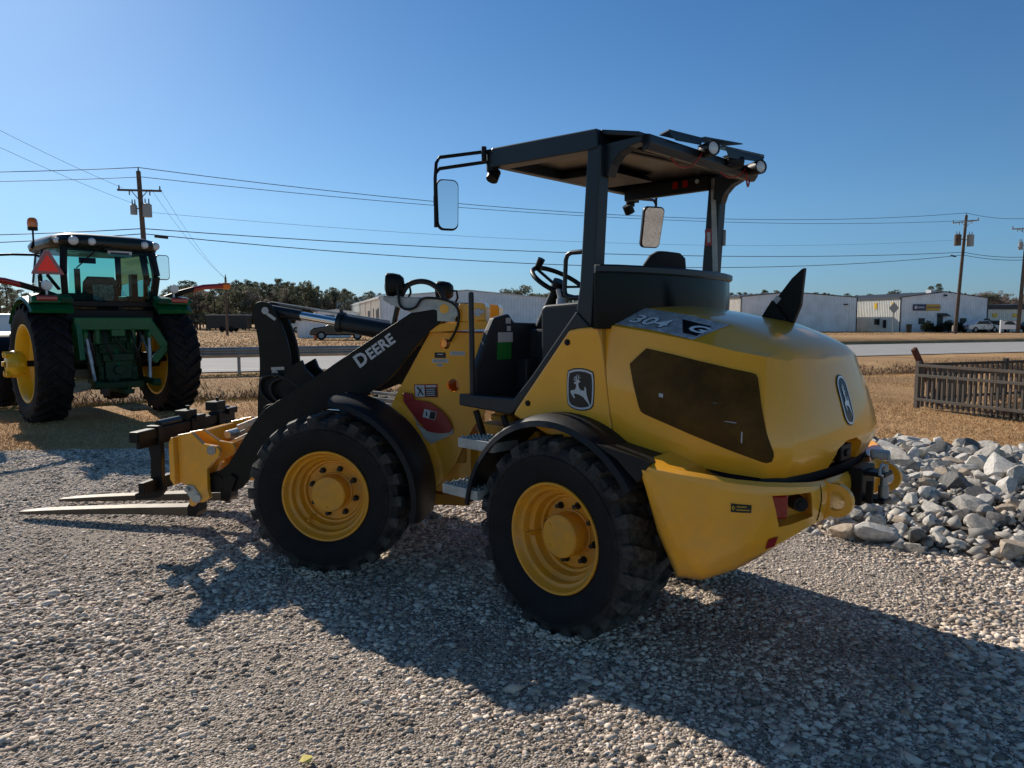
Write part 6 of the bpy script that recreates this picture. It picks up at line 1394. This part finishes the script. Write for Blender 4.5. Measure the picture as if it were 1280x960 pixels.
# body
bo=MB(); bo.box((.9,0,.88),(2.6,.62,.55)); bo.box((-.30,0,.90),(.35,.62,.62)); bo.box((-.35,0,1.25),(.2,.55,.35)); T(bo,'transmission_housing',M['green_dark'],bevel=.03)
hd=MB(); R8=[]
for x,w,z0,z1 in((1.35,.40,1.10,1.92),(2.2,.40,1.0,1.88),(3.1,.38,.95,1.78),(3.55,.33,.95,1.62)): R8.append([(x,-w,z0),(x,-w,z1-.14),(x,-w*.6,z1),(x,w*.6,z1),(x,w,z1-.14),(x,w,z0)])
hd.loft(R8,closed=True,cap=True); T(hd,'hood',M['green'],bevel=.03)
for s in(1,-1):
    ff=MB(); rows=[]
    for a in np.linspace(R_(20),R_(150),16):
        ca,sa=math.cos(a),math.sin(a); rows.append([(2.75+r*ca,s*y,.645+r*sa) for r,y in((.70,.76),(.72,.76),(.72,1.10),(.70,1.10))])
    ff.loft(rows,closed=True,cap=True); T(ff,'front_fender',M['black'],smooth=40)
    rf=MB(); rows=[]
    for a in np.linspace(R_(38),R_(128),18):
        ca,sa=math.cos(a),math.sin(a); rows.append([(r*ca,s*y,.905+r*sa) for r,y in((.985,.62),(1.06,.62),(1.07,.95),(1.03,1.17),(.99,1.19),(.99,.95))])
    rf.loft(rows,closed=True,cap=True); T(rf,'rear_fender',M['green'],smooth=45)
    bk=MB(); bk.prism([(-.40,1.985),(-.60,1.93),(-.64,1.84),(-.40,1.82)],'Y',*sorted((s*.62,s*1.16))); bkx=T(bk,'fender_panel',M['green'],bevel=.02)
    tl=MB(); tl.box((-.625,s*.965,1.905),(.05,.28,.085)); T(tl,'tail_light',M['redlens'],bkx,bevel=.03,seg=3)
    rt_=MB(); rt_.box((-.645,s*.70,1.875),(.012,.16,.06)); T(rt_,'reflector',M['green_dark'],bkx)
    wl=MB(); wl.lathe([(.0,-.03),(.07,-.025),(.08,.02),(.05,.06),(0,.07)],(-.50,s*.93,2.10),(1,0,0),n=18); wl.cyl((-.47,s*.93,1.95),(-.47,s*.93,2.05),.018,n=8); wo=T(wl,'work_lamp',M['clear'],smooth=40)
# cab
def quadrail(mb,pts,w,t):
    for a,b in zip(pts,pts[1:]): mb.bar(a,b,w,t)
cab=MB()
RL=[(-.30,.64,1.80),(-.42,.68,2.30),(-.34,.64,2.72)]; 
for s in(1,-1):
    quadrail(cab,[(x,s*y,z) for x,y,z in RL],.09,.10); quadrail(cab,[(.45,s*.78,1.55),(.42,s*.80,2.3),(.42,s*.74,2.72)],.06,.06); quadrail(cab,[(1.35,s*.60,1.50),(1.42,s*.66,2.2),(1.30,s*.62,2.72)],.06,.06)
    cab.bar((-.30,s*.70,1.75),(1.35,s*.62,1.5),.06,.08)
cab.bar((-.30,-.66,1.84),(-.30,.66,1.84),.08,.10); cab.bar((-.34,-.66,2.70),(-.34,.66,2.70),.06,.08); cab.bar((1.35,-.6,1.5),(1.35,.6,1.5),.06,.1)
cabo=T(cab,'cab_frame',M['black'],bevel=.015)
fl=MB(); fl.box((.5,0,1.42),(1.7,1.3,.10)); fl.box((-.25,0,1.56),(.12,1.3,.34)); T(fl,'cab_floor',M['black'],cabo)
gw=MB(); gw.loft([[(x-.052,y,z) for y in(-.62,0,.62)] for x,z in((-.30,1.88),(-.37,2.08),(-.415,2.30),(-.385,2.52),(-.335,2.70))]); T(gw,'rear_window',M['tint'],cabo,smooth=60)
for s in(1,-1):
    g=MB(); g.add([(-.31,s*.675,1.86),(.43,s*.79,1.6),(.43,s*.80,2.3),(.42,s*.755,2.70),(-.33,s*.66,2.70),(-.42,s*.70,2.3)],[(0,1,2,5),(5,2,3,4)]); g.add([(.47,s*.79,1.6),(1.33,s*.62,1.55),(1.40,s*.68,2.2),(1.30,s*.64,2.70),(.44,s*.76,2.70),(.45,s*.81,2.3)],[(0,1,2,5),(5,2,3,4)]); T(g,'side_window',M['tint2'],cabo)
g=MB(); g.add([(1.38,-.58,1.55),(1.38,.58,1.55),(1.46,.62,2.2),(1.46,-.62,2.2),(1.33,.6,2.70),(1.33,-.6,2.70)],[(0,1,2,3),(3,2,4,5)]); T(g,'windscreen',M['tint'],cabo)
rf=MB(); rings=[]
for z,sx,sy,cx in((2.69,.88,.74,.48),(2.72,.93,.80,.47),(2.80,.95,.82,.46),(2.89,.90,.76,.46),(2.935,.76,.6,.46),(2.95,.48,.36,.46)):
    rings.append([(cx+sx*math.copysign(abs(math.cos(a))**.38,math.cos(a)),sy*math.copysign(abs(math.sin(a))**.38,math.sin(a)),z) for a in np.linspace(0,2*math.pi,40,endpoint=False)])
rf.loft(rings,closed=True,cap=True); ro=T(rf,'cab_roof',M['roofdark'],cabo,smooth=50)
for y,x,r in((.72,-.34,.045),(.53,-.475,.065),(.28,-.485,.055),(-.50,-.48,.055),(-.70,-.40,.06)):
    l=MB(); l.lathe([(0,-.03),(r*.7,-.027),(r,-.01),(r*1.1,.03)],(x,y,2.80),(1,0,0),n=20); T(l,'roof_lamp',M['clear'],ro,smooth=40)
be=MB(); be.cyl((.25,.93,2.70),(.25,.90,2.80),.02,n=8); be.cyl((.25,.90,2.72),(.25,.90,3.0),.014,n=8); be.cyl((.25,.90,2.98),(.25,.90,3.03),.07,n=16); beo=T(be,'beacon_stalk',M['black'])
bl=MB(); bl.lathe([(.07,0),(.075,.06),(.065,.12),(.04,.145),(0,.15)],(.25,.90,3.03),(0,0,1),n=20); T(bl,'beacon_lens',M['amber'],beo,smooth=50)
# slow-moving triangle
tri=MB(); cx,cy,cz=-.60,.93,2.43; H_=.36
tri.prism([(cy-.215,cz-.17),(cy+.215,cz-.17),(cy+.20,cz-.13),(cy+.03,cz+.185),(cy-.03,cz+.185),(cy-.20,cz-.13)],'X',cx,cx+.012); tro=T(tri,'warning_triangle',M['redlens'])
t2=MB(); t2.prism([(cy-.145,cz-.125),(cy+.145,cz-.125),(cy,cz+.125)],'X',cx-.003,cx-.0005); T(t2,'triangle_centre',M['orange_red'],tro)
t3=MB(); t3.bar((cx+.03,cy,2.25),(-.38,.74,2.05),.04,.03); t3.bar((cx+.02,cy+.1,2.15),(cx+.10,cy+.12,1.62),.018,.018); T(t3,'triangle_bracket',M['black'],tro)
# turn signal arms
for s in(1,-1):
    a=MB(); a.tube([(-.42,s*.80,1.94),(-.44,s*1.05,2.04),(-.45,s*1.28,2.11)],.045,n=8); ao=T(a,'signal_arm',M['black'],smooth=50)
    b=MB(); b.tube([(-.45,s*1.26,2.10),(-.46,s*1.45,2.15),(-.47,s*1.78,2.18)],.045,n=8); T(b,'red_sleeve',M['redlens'],ao,smooth=50)
    c=MB(); c.lathe([(0,0),(.05,.01),(.06,.05),(.055,.14),(.0,.17)],(-.47,s*1.76,2.18),(0,s,.02),n=14); T(c,'amber_lens',M['amber'],ao,smooth=50)
# mirrors
for s,mx,my,mz in((1,1.10,1.55,2.50),(-1,.95,-1.30,2.55)):
    a=MB(); a.tube([(1.32,s*.66,2.68),(1.2,s*1.0,2.66),(mx+.03,my-s*.03,mz+.10)],.022,n=8); a.prism([(my+y,mz+z) for y,z in rrect(.24,.46,.06,5)],'X',mx,mx+.07); ao=T(a,'mirror',M['black'],bevel=.012)
    g=MB(); g.prism([(my+y,mz+z) for y,z in rrect(.21,.43,.05,5)],'X',mx-.006,mx-.001); T(g,'mirror_glass',M['mirror'],ao)
# interior
se=MB(); 
for z,w,x in((1.75,.24,.28),(2.0,.27,.24),(2.22,.25,.20),(2.30,.16,.18)): pass
P=[]
for z,w,x,t in((1.70,.24,.25,.07),(2.0,.27,.20,.07),(2.2,.26,.17,.06),(2.29,.2,.15,.05)): P.append([(x+t*math.cos(a),w*math.copysign(abs(math.sin(a))**.6,math.sin(a)),z) for a in np.linspace(0,2*math.pi,18,endpoint=False)])
se.loft(P,closed=True,cap=True); se.box((.42,0,1.66),(.5,.5,.16)); so_=T(se,'seat',mat('grey_seat_fabric',(.05,.055,.06),.85),smooth=50)
bn=MB(); bn.box((.10,-.02,1.98),(.012,.32,.36)); T(bn,'patterned_cloth',mat('grey_patterned_cloth',(.30,.31,.33),.8,noise_amt=.8,nscale=30),so_)
ii=MB(); ii.box((.15,.42,1.86),(.3,.3,.3)); ii.box((.30,.30,2.22),(.06,.08,.40)); ii.box((.2,-.50,1.85),(.5,.3,.25)); ii.box((.5,-.62,2.15),(.16,.10,.45)); ii.tube([(1.15,-.13,2.0),(1.13,0,2.05),(1.15,.13,2.0)],.02); ii.box((1.18,0,1.75),(.2,.4,.4)); T(ii,'cab_console',M['grayplastic'],bevel=.02)
mm=MB(); mm.box((-.18,.45,1.80),(.12,.55,.12)); mm.box((-.18,-.36,1.80),(.12,.35,.12)); T(mm,'jacket',mat('brown_cloth',(.10,.075,.05),.9,noise_amt=.4,nscale=20),bevel=.04)
vm=MB(); vm.box((1.15,-.10,2.62),(.04,.26,.10)); vm.cyl((1.15,-.1,2.66),(1.15,-.1,2.80),.01,n=6); T(vm,'inner_mirror',M['black'])
wp=MB(); wp.tube([(-.47,.10,2.79),(-.49,.30,2.60),(-.50,.52,2.38)],.010,n=6); wp.box((-.47,.06,2.70),(.03,.10,.04)); T(wp,'rear_wiper',M['black'])
st=MB(); st.box((-.40,-.14,2.64),(.01,.36,.09)); sto=T(st,'window_sticker',M['label']); MB().box((-.407,-.14,2.645),(.002,.28,.03)).build('sticker_text',M['navy'],sto)
# three point linkage
ln=MB()
for s in(1,-1):
    ln.prism([(-.40,1.42),(-.56,1.44),(-.62,1.38),(-.60,1.22),(-.52,1.15),(-.44,1.2)],'Y',*sorted((s*.44,s*.50)))
ln.bar((-.55,-.52,1.52),(-.55,.62,1.52),.12,.20)
ln.bar((-.55,.58,1.52),(-.60,.56,.95),.10,.13); ln.bar((-.55,-.48,1.54),(-.66,-.70,1.12),.10,.14); ln.bar((-.66,-.70,1.14),(-.62,-.50,.90),.10,.12)
lno=T(ln,'hitch_lift_frame',M['green'],bevel=.015)
for s in(1,-1):
    a=MB(); a.bar((-.20,s*.34,.62),(-.95,s*.42,.58),.05,.10); a.cyl((-.95,s*.36,.58),(-.95,s*.48,.58),.06,n=14); ao=T(a,'lower_link',M['green_dark'],bevel=.01)
    b=MB(); b.cyl((-.60,s*.46,1.28),(-.72,s*.41,.64),.028,n=12); b.cyl((-.63,s*.45,1.12),(-.67,s*.43,.90),.036,n=12); T(b,'lift_rod',M['steel'] ,smooth=40)
tp=MB(); tp.cyl((-.42,0,1.18),(-.55,.0,.80),.035,n=12); tp.box((-.52,0,1.40),(.16,.20,.16)); tp.cyl((-.5,.28,1.45),(-.5,.28,1.2),.05,n=12); tp.cyl((-.5,-.24,1.45),(-.5,-.24,1.2),.05,n=12); T(tp,'top_link',M['green'],bevel=.01)
pt=MB(); pt.box((-.50,0,.78),(.10,.40,.30)); pt.cyl((-.56,0,.78),(-.60,0,.78),.08,n=16); pt.box((-.50,0,.98),(.14,.46,.12)); T(pt,'pto_shield',M['green_dark'],bevel=.012)
db=MB(); db.box((-.55,0,.46),(.9,.14,.07)); db.box((-.50,.0,.55),(.5,.6,.10)); db.cyl((-.95,0,.42),(-.95,0,.60),.022,n=10); db.box((-.35,.28,.62),(.2,.10,.3)); db.box((-.35,-.28,.62),(.2,.10,.3)); T(db,'drawbar',M['green_dark'],bevel=.01)
cv=MB()
for k in range(5):
    y=.30-.10*k; cv.box((-.46,y,1.56),(.14,.06,.10),rotmat('X',R_(25))); cv.cyl((-.5,y,1.52),(-.58,y,1.50),.022,n=10)
T(cv,'hydraulic_coupler',M['green'],bevel=.008)
hz=MB(); hz.tube([(-.45,.40,1.5),(-.58,.42,1.3),(-.55,.36,1.05),(-.45,.3,.8)],.018,n=7); hz.tube([(-.45,-.35,1.5),(-.60,-.34,1.25),(-.50,-.28,.95)],.018,n=7); T(hz,'hydraulic_hose',M['hose'],smooth=50)
for k,(pts,r,m,nm) in enumerate((([(-.46,.22,1.5),(-.62,.20,1.25),(-.60,.12,1.0),(-.50,.10,.9)],.016,'hose','hydraulic_hose'),([(-.46,.10,1.5),(-.60,.05,1.3),(-.58,-.06,1.1),(-.5,-.15,1.0)],.014,'hose','hydraulic_hose'),([(-.46,-.20,1.5),(-.64,-.22,1.2),(-.60,-.30,.95),(-.45,-.34,.7)],.016,'hose','hydraulic_hose'),([(-.40,.46,1.3),(-.55,.50,1.1),(-.50,.40,.72)],.013,'hose','hydraulic_hose'),([(-.42,-.40,1.34),(-.55,-.46,1.0),(-.62,-.42,.66)],.02,'steel','stabiliser_rod'),([(-.42,.40,1.2),(-.62,.44,.9),(-.78,.42,.62)],.016,'steel','stabiliser_rod'))):
    q=MB(); q.hose(pts,r,7); T(q,nm,M[m],smooth=60)
for y,z,w,h in((.22,1.12,.10,.14),(-.20,1.16,.13,.10),(.08,.62,.16,.08),(-.24,.72,.08,.22),(.26,.74,.08,.2),(-.02,1.27,.22,.06)):
    q=MB(); q.box((-.50,y,z),(.10,w,h)); q.cyl((-.55,y,z),(-.585,y,z),min(w,h)*.32,n=12); T(q,'valve_block',M['green_dark'],bevel=.01)
# white pickup far left behind the tractor
car('pickup_truck',-13.6,19.6,R_(150),'white pickup truck mostly hidden behind the left wheels of the green tractor',CW_,'pickup','pickup truck')
